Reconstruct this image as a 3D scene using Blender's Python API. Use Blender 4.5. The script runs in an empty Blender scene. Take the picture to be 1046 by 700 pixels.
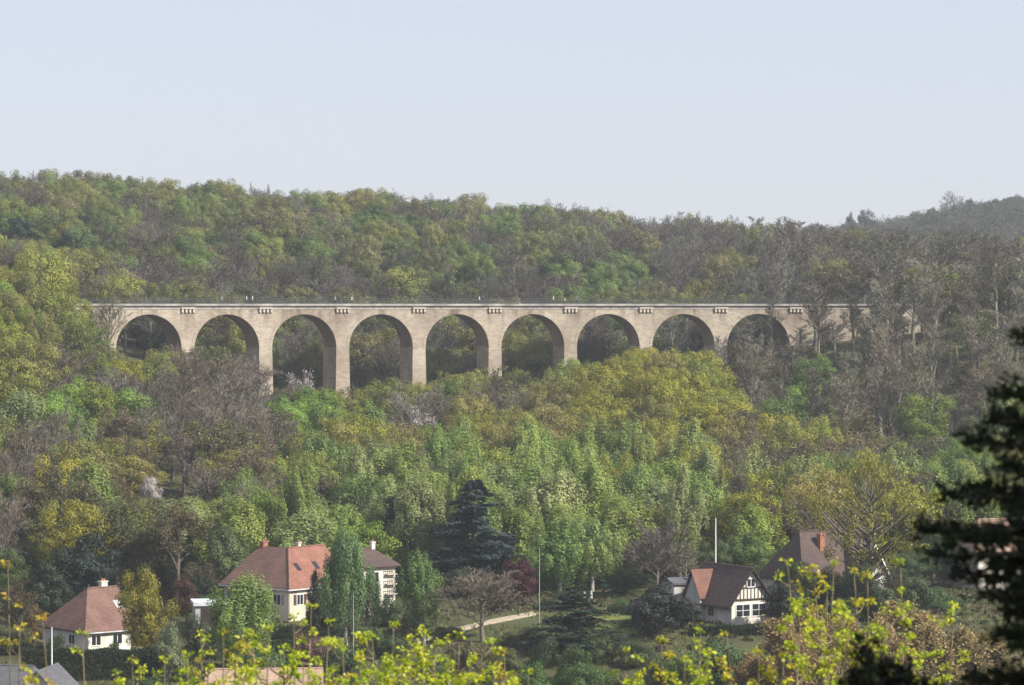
import bpy, bmesh, math, random
import numpy as np
from mathutils import Vector, Matrix

# ------------------------------------------------------------------ scene, camera
sc = bpy.context.scene
col = sc.collection
R = math.radians
F = 3302.0                      # focal length in photo pixels (photo 1046 wide)
PITCH = math.atan(38.0 / F)
cp, sp = math.cos(PITCH), math.sin(PITCH)

def ray(px, py):
    X, Y = (px - 523.0) / F, -(py - 350.0) / F
    return Vector((X, cp + Y * sp, -sp + Y * cp))

def at(px, py, D):
    d = ray(px, py)
    return d * (D / d.y)

def pix(p):
    x, y, z = p
    f = y * cp - z * sp
    u = y * sp + z * cp
    return 523 + F * x / f, 350 - F * u / f

cam = bpy.data.cameras.new('camera')
co = bpy.data.objects.new('camera', cam)
col.objects.link(co)
co.rotation_euler = (R(90) - PITCH, 0, 0)
cam.sensor_width = 36
cam.lens = 36 * F / 1046
cam.clip_start = 0.5
cam.clip_end = 20000
cam.dof.use_dof = True
cam.dof.focus_distance = 560
cam.dof.aperture_fstop = 7.1
sc.camera = co
sc.view_settings.view_transform = 'Standard'
sc.view_settings.look = 'None'
sc.view_settings.gamma = 1
sc.view_settings.exposure = 0.9
sc.render.engine = 'CYCLES'
sc.cycles.use_denoising = True
sc.cycles.max_bounces = 6
sc.cycles.diffuse_bounces = 3
sc.cycles.glossy_bounces = 2
sc.cycles.transmission_bounces = 4
sc.cycles.transparent_max_bounces = 4
sc.cycles.volume_bounces = 0
sc.cycles.use_fast_gi = False

SUN_AZ, SUN_EL = R(118), R(37)
to_sun = Vector((math.sin(SUN_AZ) * math.cos(SUN_EL), math.cos(SUN_AZ) * math.cos(SUN_EL), math.sin(SUN_EL)))
w = bpy.data.worlds.new('World')
sc.world = w
w.use_nodes = True
nt = w.node_tree
sky = nt.nodes.new('ShaderNodeTexSky')
sky.sky_type = 'NISHITA'
sky.sun_disc = False
sky.sun_elevation = SUN_EL
sky.sun_rotation = SUN_AZ
sky.air_density = 1.0
sky.dust_density = 0.7
sky.ozone_density = 3.0
sky.altitude = 100
bg = nt.nodes['Background']
bg.inputs['Strength'].default_value = 0.095
tn = nt.nodes.new('ShaderNodeMix')
tn.data_type = 'RGBA'
tn.blend_type = 'MULTIPLY'
tn.inputs[0].default_value = 1
tn.inputs[7].default_value = (1.02, 0.93, 1.0, 1)   # white balance of the sky
nt.links.new(sky.outputs[0], tn.inputs[6])
mz = nt.nodes.new('ShaderNodeMix')      # thin high haze evens the sky out to a pale grey-blue
mz.data_type = 'RGBA'
mz.inputs[0].default_value = 0.74
mz.inputs[7].default_value = (3.85, 4.02, 4.55, 1)
nt.links.new(tn.outputs[2], mz.inputs[6])
nt.links.new(mz.outputs[2], bg.inputs['Color'])
sl = bpy.data.lights.new('sun', 'SUN')
sl.energy = 4.4
sl.angle = R(0.5)
sl.color = (1.0, 0.94, 0.84)
so = bpy.data.objects.new('sun', sl)
so.rotation_euler = to_sun.to_track_quat('Z', 'Y').to_euler()
so.location = (60, -60, 80)
col.objects.link(so)

# ------------------------------------------------------------------ materials
def newmat(name):
    m = bpy.data.materials.new(name)
    m.use_nodes = True
    n = m.node_tree
    for x in list(n.nodes):
        n.nodes.remove(x)
    o = n.nodes.new('ShaderNodeOutputMaterial')
    return m, n, o

def N(n, t, **kw):
    x = n.nodes.new(t)
    for k, v in kw.items():
        setattr(x, k, v)
    return x

def foliage_mat(name, transl=0.3, spread=0.55, hue=0.03, rough=0.55):
    """leaf whose colour comes from the object's own colour, varied leaf by leaf (attribute tint)"""
    m, n, o = newmat(name)
    oi = N(n, 'ShaderNodeObjectInfo')
    at_ = N(n, 'ShaderNodeAttribute', attribute_name='tint')
    hsv = N(n, 'ShaderNodeHueSaturation')
    mr = N(n, 'ShaderNodeMapRange')
    mr.inputs[3].default_value = 1 - spread
    mr.inputs[4].default_value = 1 + spread
    mh = N(n, 'ShaderNodeMapRange')
    mh.inputs[3].default_value = 0.5 + hue
    mh.inputs[4].default_value = 0.5 - hue
    n.links.new(at_.outputs['Fac'], mr.inputs[0])
    n.links.new(at_.outputs['Fac'], mh.inputs[0])
    n.links.new(mr.outputs[0], hsv.inputs['Value'])
    n.links.new(mh.outputs[0], hsv.inputs['Hue'])
    n.links.new(oi.outputs['Color'], hsv.inputs['Color'])
    p = N(n, 'ShaderNodeBsdfPrincipled')
    p.inputs['Roughness'].default_value = rough
    p.inputs['Specular IOR Level'].default_value = 0.25
    t = N(n, 'ShaderNodeBsdfTranslucent')
    mx = N(n, 'ShaderNodeMixShader')
    mx.inputs[0].default_value = transl
    n.links.new(hsv.outputs[0], p.inputs['Base Color'])
    n.links.new(hsv.outputs[0], t.inputs['Color'])
    n.links.new(p.outputs[0], mx.inputs[1])
    n.links.new(t.outputs[0], mx.inputs[2])
    n.links.new(mx.outputs[0], o.inputs[0])
    return m

def noisy_mat(name, c1, c2, scale=1.0, rough=0.85, stretch=(1, 1, 1), detail=5, contrast=(0.35, 0.65), bump=0.0, spec=0.2):
    m, n, o = newmat(name)
    tc = N(n, 'ShaderNodeTexCoord')
    mp = N(n, 'ShaderNodeMapping')
    mp.inputs['Scale'].default_value = stretch
    ns = N(n, 'ShaderNodeTexNoise')
    ns.inputs['Scale'].default_value = scale
    ns.inputs['Detail'].default_value = detail
    cr = N(n, 'ShaderNodeValToRGB')
    cr.color_ramp.elements[0].position, cr.color_ramp.elements[1].position = contrast
    cr.color_ramp.elements[0].color = (*c1, 1)
    cr.color_ramp.elements[1].color = (*c2, 1)
    p = N(n, 'ShaderNodeBsdfPrincipled')
    p.inputs['Roughness'].default_value = rough
    p.inputs['Specular IOR Level'].default_value = spec
    n.links.new(tc.outputs['Object'], mp.inputs[0])
    n.links.new(mp.outputs[0], ns.inputs['Vector'])
    n.links.new(ns.outputs['Fac'], cr.inputs[0])
    n.links.new(cr.outputs[0], p.inputs['Base Color'])
    if bump:
        b = N(n, 'ShaderNodeBump')
        b.inputs['Strength'].default_value = bump
        b.inputs['Distance'].default_value = 0.1
        n.links.new(ns.outputs['Fac'], b.inputs['Height'])
        n.links.new(b.outputs[0], p.inputs['Normal'])
    n.links.new(p.outputs[0], o.inputs[0])
    return m

def bark_obj_mat(name):
    """bark and twigs in the object's own colour"""
    m, n, o = newmat(name)
    oi = N(n, 'ShaderNodeObjectInfo')
    at_ = N(n, 'ShaderNodeAttribute', attribute_name='tint')
    hsv = N(n, 'ShaderNodeHueSaturation')
    mr = N(n, 'ShaderNodeMapRange')
    mr.inputs[3].default_value = 0.6
    mr.inputs[4].default_value = 1.4
    n.links.new(at_.outputs['Fac'], mr.inputs[0])
    n.links.new(mr.outputs[0], hsv.inputs['Value'])
    n.links.new(oi.outputs['Color'], hsv.inputs['Color'])
    p = N(n, 'ShaderNodeBsdfPrincipled')
    p.inputs['Roughness'].default_value = 0.9
    p.inputs['Specular IOR Level'].default_value = 0.1
    n.links.new(hsv.outputs[0], p.inputs['Base Color'])
    n.links.new(p.outputs[0], o.inputs[0])
    return m

def tile_mat(name, c1, c2, rows=3.2):
    """roof tiles: course lines down the slope and patchy weathering"""
    m, n, o = newmat(name)
    tc = N(n, 'ShaderNodeTexCoord')
    ns = N(n, 'ShaderNodeTexNoise')
    ns.inputs['Scale'].default_value = 0.55
    ns.inputs['Detail'].default_value = 8
    ns.inputs['Roughness'].default_value = 0.7
    n2 = N(n, 'ShaderNodeTexNoise')
    n2.inputs['Scale'].default_value = 5
    n2.inputs['Detail'].default_value = 3
    ad = N(n, 'ShaderNodeMath', operation='ADD')
    cr = N(n, 'ShaderNodeValToRGB')
    cr.color_ramp.elements[0].position, cr.color_ramp.elements[1].position = 0.75, 1.25
    ml = N(n, 'ShaderNodeMath', operation='MULTIPLY')
    ml.inputs[1].default_value = 0.5
    cr.color_ramp.elements[0].position, cr.color_ramp.elements[1].position = 0.38, 0.62
    cr.color_ramp.elements[0].color = (*c1, 1)
    cr.color_ramp.elements[1].color = (*c2, 1)
    wv = N(n, 'ShaderNodeTexWave', bands_direction='Z')
    wv.inputs['Scale'].default_value = rows * 0.5
    wv.inputs['Distortion'].default_value = 0.4
    p = N(n, 'ShaderNodeBsdfPrincipled')
    p.inputs['Roughness'].default_value = 0.8
    p.inputs['Specular IOR Level'].default_value = 0.2
    b = N(n, 'ShaderNodeBump')
    b.inputs['Strength'].default_value = 0.6
    b.inputs['Distance'].default_value = 0.06
    for x in (ns, n2, wv):
        n.links.new(tc.outputs['Object'], x.inputs['Vector'])
    n.links.new(ns.outputs['Fac'], ad.inputs[0])
    n.links.new(n2.outputs['Fac'], ad.inputs[1])
    n.links.new(ad.outputs[0], ml.inputs[0])
    n.links.new(ml.outputs[0], cr.inputs[0])
    n.links.new(cr.outputs[0], p.inputs['Base Color'])
    n.links.new(wv.outputs['Fac'], b.inputs['Height'])
    n.links.new(b.outputs[0], p.inputs['Normal'])
    n.links.new(p.outputs[0], o.inputs[0])
    return m

def stone_mat(name, c1, c2, cs):
    """coursed stone with blocks, patches and water streaks running down the face"""
    m, n, o = newmat(name)
    tc = N(n, 'ShaderNodeTexCoord')
    br = N(n, 'ShaderNodeTexBrick')
    br.inputs['Color1'].default_value = (*c1, 1)
    br.inputs['Color2'].default_value = (*c2, 1)
    br.inputs['Mortar'].default_value = (c2[0] * .75, c2[1] * .75, c2[2] * .75, 1)
    br.inputs['Scale'].default_value = 1.0
    br.inputs['Brick Width'].default_value = 0.75
    br.inputs['Row Height'].default_value = 0.36
    br.inputs['Mortar Size'].default_value = 0.02
    mp = N(n, 'ShaderNodeMapping')
    mp.inputs['Rotation'].default_value = (R(90), 0, 0)
    n.links.new(tc.outputs['Object'], mp.inputs[0])
    n.links.new(mp.outputs[0], br.inputs['Vector'])
    ms = N(n, 'ShaderNodeMapping')
    ms.inputs['Scale'].default_value = (0.9, 0.9, 0.09)
    st = N(n, 'ShaderNodeTexNoise')
    st.inputs['Scale'].default_value = 1.0
    st.inputs['Detail'].default_value = 6
    n.links.new(tc.outputs['Object'], ms.inputs[0])
    n.links.new(ms.outputs[0], st.inputs['Vector'])
    cr = N(n, 'ShaderNodeValToRGB')
    cr.color_ramp.elements[0].position, cr.color_ramp.elements[1].position = 0.40, 0.54
    cr.color_ramp.elements[0].color = (*cs, 1)
    cr.color_ramp.elements[1].color = (1, 1, 1, 1)
    pn = N(n, 'ShaderNodeTexNoise')
    pn.inputs['Scale'].default_value = 0.3
    pn.inputs['Detail'].default_value = 9
    pn.inputs['Roughness'].default_value = 0.72
    n.links.new(tc.outputs['Object'], pn.inputs['Vector'])
    cp_ = N(n, 'ShaderNodeValToRGB')
    cp_.color_ramp.elements[0].position, cp_.color_ramp.elements[1].position = 0.40, 0.58
    cp_.color_ramp.elements[0].color = (0.50, 0.46, 0.43, 1)
    cp_.color_ramp.elements[1].color = (1.25, 1.22, 1.18, 1)
    m1 = N(n, 'ShaderNodeMix', data_type='RGBA', blend_type='MULTIPLY')
    m2 = N(n, 'ShaderNodeMix', data_type='RGBA', blend_type='MULTIPLY')
    m1.inputs[0].default_value = m2.inputs[0].default_value = 1
    n.links.new(br.outputs['Color'], m1.inputs[6])
    n.links.new(cr.outputs[0], m1.inputs[7])
    n.links.new(m1.outputs[2], m2.inputs[6])
    n.links.new(cp_.outputs[0], m2.inputs[7])
    bn = N(n, 'ShaderNodeTexNoise')
    bn.inputs['Scale'].default_value = 0.11
    bn.inputs['Detail'].default_value = 4
    n.links.new(tc.outputs['Object'], bn.inputs['Vector'])
    cb = N(n, 'ShaderNodeValToRGB')
    cb.color_ramp.elements[0].position, cb.color_ramp.elements[1].position = 0.38, 0.62
    cb.color_ramp.elements[0].color = (0.80, 0.76, 0.73, 1)
    cb.color_ramp.elements[1].color = (1.12, 1.12, 1.10, 1)
    n.links.new(bn.outputs['Fac'], cb.inputs[0])
    sx = N(n, 'ShaderNodeSeparateXYZ')
    n.links.new(tc.outputs['Object'], sx.inputs[0])
    mz_ = N(n, 'ShaderNodeMapRange')
    mz_.inputs[1].default_value, mz_.inputs[2].default_value = 22.5, 27.2
    n.links.new(sx.outputs['Z'], mz_.inputs[0])
    m4 = N(n, 'ShaderNodeMapping')
    m4.inputs['Scale'].default_value = (1.1, 1.1, 0.05)
    n4 = N(n, 'ShaderNodeTexNoise')
    n4.inputs['Scale'].default_value = 0.55
    n4.inputs['Detail'].default_value = 7
    n.links.new(tc.outputs['Object'], m4.inputs[0])
    n.links.new(m4.outputs[0], n4.inputs['Vector'])
    r4 = N(n, 'ShaderNodeMapRange')
    r4.inputs[1].default_value, r4.inputs[2].default_value = 0.48, 0.66
    n.links.new(n4.outputs['Fac'], r4.inputs[0])
    f4 = N(n, 'ShaderNodeMath', operation='MULTIPLY')
    n.links.new(mz_.outputs[0], f4.inputs[0])
    n.links.new(r4.outputs[0], f4.inputs[1])
    m5 = N(n, 'ShaderNodeMix', data_type='RGBA', blend_type='MULTIPLY')
    m5.inputs[7].default_value = (0.50, 0.46, 0.44, 1)
    n.links.new(f4.outputs[0], m5.inputs[0])
    n.links.new(m2.outputs[2], m5.inputs[6])
    m3 = N(n, 'ShaderNodeMix', data_type='RGBA', blend_type='MULTIPLY')
    m3.inputs[0].default_value = 1
    n.links.new(m5.outputs[2], m3.inputs[6])
    n.links.new(cb.outputs[0], m3.inputs[7])
    p = N(n, 'ShaderNodeBsdfPrincipled')
    p.inputs['Roughness'].default_value = 0.9
    p.inputs['Specular IOR Level'].default_value = 0.1
    n.links.new(m3.outputs[2], p.inputs['Base Color'])
    b = N(n, 'ShaderNodeBump')
    b.inputs['Strength'].default_value = 0.5
    b.inputs['Distance'].default_value = 0.05
    n.links.new(pn.outputs['Fac'], b.inputs['Height'])
    n.links.new(b.outputs[0], p.inputs['Normal'])
    n.links.new(p.outputs[0], o.inputs[0])
    return m

M = {}
M['leaf'] = foliage_mat('leaf', 0.38, 0.34, 0.012)
M['needle'] = foliage_mat('needle', 0.08, 0.5, 0.015, 0.6)
M['young_leaf'] = foliage_mat('young_leaf', 0.45, 0.35, 0.035, 0.4)
M['twig'] = bark_obj_mat('twig')
M['bark'] = noisy_mat('bark', (0.06, 0.05, 0.04), (0.16, 0.135, 0.11), 4, 0.95, (1, 1, 0.2))
M['pale_bark'] = noisy_mat('pale_bark', (0.22, 0.20, 0.17), (0.5, 0.47, 0.42), 3, 0.9, (1, 1, 0.5))
M['slender_bark'] = noisy_mat('slender_bark', (0.10, 0.092, 0.068), (0.20, 0.185, 0.145), 2, 0.9, (1, 1, 0.3))
M['sapling_bark'] = noisy_mat('sapling_bark', (0.10, 0.085, 0.05), (0.25, 0.21, 0.13), 20, 0.8, (1, 1, 0.3))
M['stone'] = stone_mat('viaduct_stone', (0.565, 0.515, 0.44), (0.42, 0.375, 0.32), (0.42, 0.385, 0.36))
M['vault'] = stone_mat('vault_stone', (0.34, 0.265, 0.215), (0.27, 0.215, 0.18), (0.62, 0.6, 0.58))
M['coping'] = noisy_mat('coping_stone', (0.20, 0.19, 0.18), (0.42, 0.39, 0.36), 0.35, 0.85)
M['band'] = noisy_mat('string_course', (0.26, 0.235, 0.21), (0.42, 0.375, 0.33), 0.8, 0.9, (1, 1, 0.3))
M['corbel'] = noisy_mat('corbel_stone', (0.42, 0.37, 0.31), (0.54, 0.48, 0.41), 1.5, 0.9)
M['iron'] = noisy_mat('iron', (0.03, 0.035, 0.035), (0.07, 0.075, 0.07), 6, 0.6)
M['ballast'] = noisy_mat('ballast_path', (0.28, 0.25, 0.2), (0.4, 0.36, 0.3), 2, 0.95)
M['white_wall'] = noisy_mat('white_render', (0.42, 0.39, 0.34), (0.70, 0.66, 0.58), 0.7, 0.9, (1, 1, 0.35), 6, (0.3, 0.7))
M['cream_wall'] = noisy_mat('cream_render', (0.42, 0.36, 0.28), (0.68, 0.60, 0.46), 0.7, 0.9, (1, 1, 0.35), 6, (0.3, 0.7))
M['grey_wall'] = noisy_mat('grey_render', (0.33, 0.32, 0.31), (0.46, 0.45, 0.44), 0.8, 0.9, (1, 1, 0.4))
M['brick'] = noisy_mat('brick_red', (0.22, 0.09, 0.055), (0.36, 0.16, 0.10), 3, 0.9)
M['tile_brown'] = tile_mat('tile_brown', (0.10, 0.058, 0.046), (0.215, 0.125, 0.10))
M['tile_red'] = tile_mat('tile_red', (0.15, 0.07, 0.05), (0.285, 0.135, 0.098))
M['tile_dark'] = tile_mat('tile_dark', (0.055, 0.038, 0.036), (0.11, 0.075, 0.068))
M['tile_wing'] = tile_mat('tile_wing', (0.12, 0.06, 0.045), (0.22, 0.11, 0.082))
M['tile_old'] = tile_mat('tile_old', (0.26, 0.17, 0.125), (0.42, 0.30, 0.225))
M['slate'] = tile_mat('slate', (0.07, 0.07, 0.08), (0.13, 0.13, 0.14))
M['timber'] = noisy_mat('dark_timber', (0.025, 0.018, 0.015), (0.05, 0.038, 0.032), 4)
M['white_paint'] = noisy_mat('white_paint', (0.68, 0.67, 0.64), (0.82, 0.81, 0.78), 2, 0.6)
M['grey_paint'] = noisy_mat('grey_paint', (0.26, 0.26, 0.26), (0.38, 0.38, 0.37), 2, 0.6)
M['zinc'] = noisy_mat('zinc', (0.45, 0.47, 0.5), (0.62, 0.64, 0.67), 1, 0.5, spec=0.4)
M['gravel'] = noisy_mat('pale_gravel', (0.28, 0.24, 0.18), (0.42, 0.36, 0.28), 3, 0.95)
M['green_net'] = noisy_mat('green_netting', (0.015, 0.08, 0.055), (0.03, 0.13, 0.09), 2, 0.7)
m, n, o = newmat('window_glass')
p = N(n, 'ShaderNodeBsdfPrincipled')
p.inputs['Base Color'].default_value = (0.02, 0.022, 0.028, 1)
p.inputs['Roughness'].default_value = 0.08
p.inputs['Specular IOR Level'].default_value = 0.6
n.links.new(p.outputs[0], o.inputs[0])
M['glass'] = m
for nm, c in (('skin', (0.45, 0.28, 0.2)), ('hair_dark', (0.03, 0.022, 0.018)), ('trousers_dark', (0.04, 0.045, 0.07)),
              ('shirt_white', (0.8, 0.8, 0.8)), ('shirt_grey', (0.42, 0.43, 0.45)), ('shirt_dark', (0.05, 0.055, 0.07)),
              ('shirt_red', (0.3, 0.08, 0.06)), ('shirt_blue', (0.12, 0.2, 0.32))):
    M[nm] = noisy_mat(nm, tuple(x * .85 for x in c), tuple(min(1, x * 1.15) for x in c), 8, 0.85)

# ------------------------------------------------------------------ objects
def tag(o, label=None, cat=None, group=None, kind=None):
    if label: o['label'] = label
    if cat: o['category'] = cat
    if group: o['group'] = group
    if kind: o['kind'] = kind
    return o

def link(name, me, parent=None, loc=None, rz=None):
    o = bpy.data.objects.new(name, me)
    col.objects.link(o)
    if parent is not None: o.parent = parent
    if loc is not None: o.location = loc
    if rz is not None: o.rotation_euler = (0, 0, rz)
    return o

def thing(name, label, cat, loc=(0, 0, 0), rz=0, group=None):
    o = bpy.data.objects.new(name, None)
    o.empty_display_size = 0.3
    col.objects.link(o)
    o.location = loc
    o.rotation_euler = (0, 0, rz)
    return tag(o, label, cat, group)

class Geo:
    """all-quad mesh collector on numpy arrays with a per-vertex tint"""
    def __init__(s):
        s.V, s.Q, s.MI, s.T, s.n = [], [], [], [], 0
    def add(s, V, Q, mi=0, tint=0.5):
        V = np.asarray(V, float).reshape(-1, 3)
        Q = np.asarray(Q, int).reshape(-1, 4)
        s.V.append(V); s.Q.append(Q + s.n)
        s.MI.append(np.full(len(Q), mi, int))
        s.T.append(np.broadcast_to(np.asarray(tint, float), (len(V),)).copy())
        s.n += len(V)
    def merge(s, g, mat=None, dmi=0):
        for V, Q, mi, T in zip(g.V, g.Q, g.MI, g.T):
            pass
        V, Q, mi, T = g.arrays()
        s.V.append(V); s.Q.append(Q + s.n); s.MI.append(mi + dmi); s.T.append(T); s.n += len(V)
    def arrays(s):
        return np.concatenate(s.V), np.concatenate(s.Q), np.concatenate(s.MI), np.concatenate(s.T)
    def mesh(s, name, mats, smooth=False):
        V, Q, mi, T = s.arrays()
        me = bpy.data.meshes.new(name)
        me.vertices.add(len(V)); me.vertices.foreach_set('co', V.astype(np.float32).ravel())
        me.loops.add(len(Q) * 4); me.loops.foreach_set('vertex_index', Q.astype(np.int32).ravel())
        me.polygons.add(len(Q)); me.polygons.foreach_set('loop_start', np.arange(0, len(Q) * 4, 4, dtype=np.int32))
        for m_ in mats: me.materials.append(m_)
        me.polygons.foreach_set('material_index', mi.astype(np.int32))
        a = me.attributes.new('tint', 'FLOAT', 'POINT')
        a.data.foreach_set('value', T.astype(np.float32))
        me.update(calc_edges=True)
        if smooth: me.polygons.foreach_set('use_smooth', np.ones(len(Q), dtype=bool))
        return me

def unit(a):
    return a / np.maximum(np.linalg.norm(a, axis=-1, keepdims=True), 1e-9)

def perp(d, rng):
    r = rng.normal(size=d.shape)
    r -= d * np.sum(r * d, axis=-1, keepdims=True)
    return unit(r)

def tubes(g, p0, p1, r0, r1, rng, n=5, mi=0, tint=0.5):
    p0, p1 = np.atleast_2d(p0), np.atleast_2d(p1)
    k = len(p0)
    r0 = np.broadcast_to(np.asarray(r0, float), (k,)); r1 = np.broadcast_to(np.asarray(r1, float), (k,))
    d = unit(p1 - p0)
    a = perp(d, rng); b = np.cross(d, a)
    th = np.arange(n) * 2 * np.pi / n
    ring = a[:, None, :] * np.cos(th)[None, :, None] + b[:, None, :] * np.sin(th)[None, :, None]
    V = np.concatenate([p0[:, None, :] + ring * r0[:, None, None], p1[:, None, :] + ring * r1[:, None, None]], axis=1)
    i = np.arange(n); j = (i + 1) % n
    q = np.stack([i, j, j + n, i + n], axis=1)
    Q = q[None] + (np.arange(k) * 2 * n)[:, None, None]
    t = np.repeat(np.broadcast_to(np.asarray(tint, float), (k,)), 2 * n)
    g.add(V.reshape(-1, 3), Q.reshape(-1, 4), mi, t)

def polytube(g, P, rad, n=6, mi=0, tint=0.5):
    P = np.asarray(P, float); k = len(P)
    rad = np.asarray(rad, float)
    d = unit(np.gradient(P, axis=0))
    ref = np.array([1.0, 0.13, 0.07]) if abs(d[0][0]) < 0.9 else np.array([0.1, 1.0, 0.05])
    a = unit(np.cross(d, ref)); b = np.cross(d, a)
    th = np.arange(n) * 2 * np.pi / n
    V = P[:, None, :] + (a[:, None, :] * np.cos(th)[None, :, None] + b[:, None, :] * np.sin(th)[None, :, None]) * rad[:, None, None]
    i = np.arange(n); j = (i + 1) % n
    q = np.stack([i, j, j + n, i + n], axis=1)
    Q = q[None] + (np.arange(k - 1) * n)[:, None, None]
    g.add(V.reshape(-1, 3), Q.reshape(-1, 4), mi, tint)

def strips(g, p0, p1, w0, w1, rng, mi=0, tint=0.5):
    k = len(p0)
    d = unit(p1 - p0)
    a = perp(d, rng)
    w0 = np.broadcast_to(np.asarray(w0, float), (k,))[:, None] * .5; w1 = np.broadcast_to(np.asarray(w1, float), (k,))[:, None] * .5
    V = np.stack([p0 - a * w0, p0 + a * w0, p1 + a * w1, p1 - a * w1], axis=1)
    g.add(V.reshape(-1, 3), np.arange(4 * k).reshape(k, 4), mi, np.repeat(np.broadcast_to(np.asarray(tint, float), (k,)), 4))

def leaves(g, c, nrm, size, rng, mi=0, tint=0.5, elong=1.5, tdir=None):
    k = len(c)
    nrm = unit(nrm)
    if tdir is None:
        t = perp(nrm, rng)
    else:
        t = unit(tdir)
        nrm = unit(nrm - t * np.sum(nrm * t, axis=1, keepdims=True))
    b = np.cross(nrm, t)
    size = np.broadcast_to(np.asarray(size, float), (k,))[:, None] * .5
    s2 = size / elong
    fold = nrm * size * .25
    V = np.stack([c - t * size, c - b * s2 + fold, c + t * size, c + b * s2 + fold], axis=1)
    g.add(V.reshape(-1, 3), np.arange(4 * k).reshape(k, 4), mi, np.repeat(np.broadcast_to(np.asarray(tint, float), (k,)), 4))

# ------------------------------------------------------------------ tree prototypes
def children(rng, P0, D, L, n, t0, t1, a0, a1, ratio, up, jit=0.25):
    k = len(P0)
    t = (np.arange(n)[None, :] + rng.random((k, n))) / n * (t1 - t0) + t0
    o_ = P0[:, None, :] + D[:, None, :] * (L[:, None] * t)[:, :, None]
    Dn = np.repeat(D[:, None, :], n, axis=1).reshape(-1, 3)
    pp = perp(Dn, rng)
    ang = rng.uniform(a0, a1, (k * n, 1))
    d = unit(Dn * np.cos(ang) + pp * np.sin(ang) + np.array([0, 0, up]))
    l = (L[:, None] * ratio * (1.15 - 0.55 * t) * rng.uniform(1 - jit, 1 + jit, (k, n))).reshape(-1)
    return o_.reshape(-1, 3), d, l

def bent(g, P0, D, L, r0, r1, rng, n=4, mi=0, tint=0.5, bend=0.08):
    mid = P0 + D * (L * .5)[:, None] + rng.normal(size=P0.shape) * (L * bend)[:, None]
    end = P0 + D * L[:, None]
    rm = (np.asarray(r0) + np.asarray(r1)) / 2
    tubes(g, P0, mid, r0, rm, rng, n, mi, tint)
    tubes(g, mid, end, rm, r1, rng, n, mi, tint)

def bare_tree(seed, H=14.0, spread=1.0, tall=False, leafy=0, lo=False, drop=0.0, dense=0):
    """trunk, limbs, branches, twigs; a haze of fine twigs makes the crown. leafy: number of small leaves at the twig ends"""
    rng = np.random.default_rng(seed)
    gt, gc = Geo(), Geo()
    tl = H * (0.86 if tall else 0.62)
    P = np.array([[0, 0, 0], [rng.normal() * .1, rng.normal() * .1, tl * .35], [rng.normal() * .25, rng.normal() * .25, tl * .7], [rng.normal() * .3, rng.normal() * .3, tl]])
    r = H * (0.0085 if tall else (0.017 if not dense else .012))
    polytube(gt, P, [r * 1.3, r, r * .75, r * .25], 7, 0, 0.55)
    P0 = np.array([[0, 0, 0.0]]); D0 = np.array([[0, 0, 1.0]]); L0 = np.array([tl])
    if tall:
        a = children(rng, P0, D0, L0, 18 if not lo else 10, 0.36, 1.0, 0.28, 0.62, 0.26 * spread, 0.5)
    else:
        a = children(rng, P0, D0, L0, (13 + 9 * bool(dense)) if not lo else 9, 0.32, 1.0, 0.45, 1.05, 0.62 * spread, 0.25)
    r1 = a[2] * (0.022 if not dense else .010)
    bent(gt, *a, r1, r1 * .35, rng, 5, 0, 0.5)
    b = children(rng, *a, 7 if not lo else 5, 0.2, 1.0, *((.25, .65, .46, .45) if tall else (0.4, 0.95, 0.50, 0.22 - drop)))
    bent(gc, *b, b[2] * .014, b[2] * .006, rng, 3, 0, rng.uniform(.3, .7, len(b[0])))
    up_ = .4 if tall else .2 - drop
    c = children(rng, *b, (5 if tall else 6) if not lo else 5, 0.2, 1.0, 0.3, 0.8, 0.52, up_)
    tc_ = rng.uniform(.2, .8, len(c[0]))
    strips(gc, c[0], c[0] + c[1] * c[2][:, None], .06, .04, rng, 0, tc_)
    d = children(rng, *c, (5 if tall else 5 + dense) if not lo else 2, 0.15, 1.0, 0.3, 0.8, 0.62, up_)
    td = rng.uniform(.2, .8, len(d[0]))
    wd = (.035 if not lo else .07) * (.75 if dense else 1)
    strips(gc, d[0], d[0] + d[1] * d[2][:, None], wd, wd * .6, rng, 0, td)
    if leafy:
        e = d[0] + d[1] * (d[2] * rng.uniform(.4, 1.05, len(d[0])))[:, None]
        idx = rng.choice(len(e), min(leafy, len(e) * 2), replace=True)
        c_ = e[idx] + rng.normal(size=(len(idx), 3)) * .22
        leaves(gc, c_, rng.normal(size=(len(idx), 3)) + np.array([0, 0, .5]), rng.uniform(.18, .36, len(idx)) * (1.6 if lo else 1), rng, 1, rng.random(len(idx)), 1.5)
    allv = np.concatenate([gt.arrays()[0], gc.arrays()[0]])
    Hh = np.percentile(allv[:, 2], 99.7); W = 2 * np.percentile(np.hypot(allv[:, 0], allv[:, 1]), 97)
    return gt, gc, Hh, W

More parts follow.
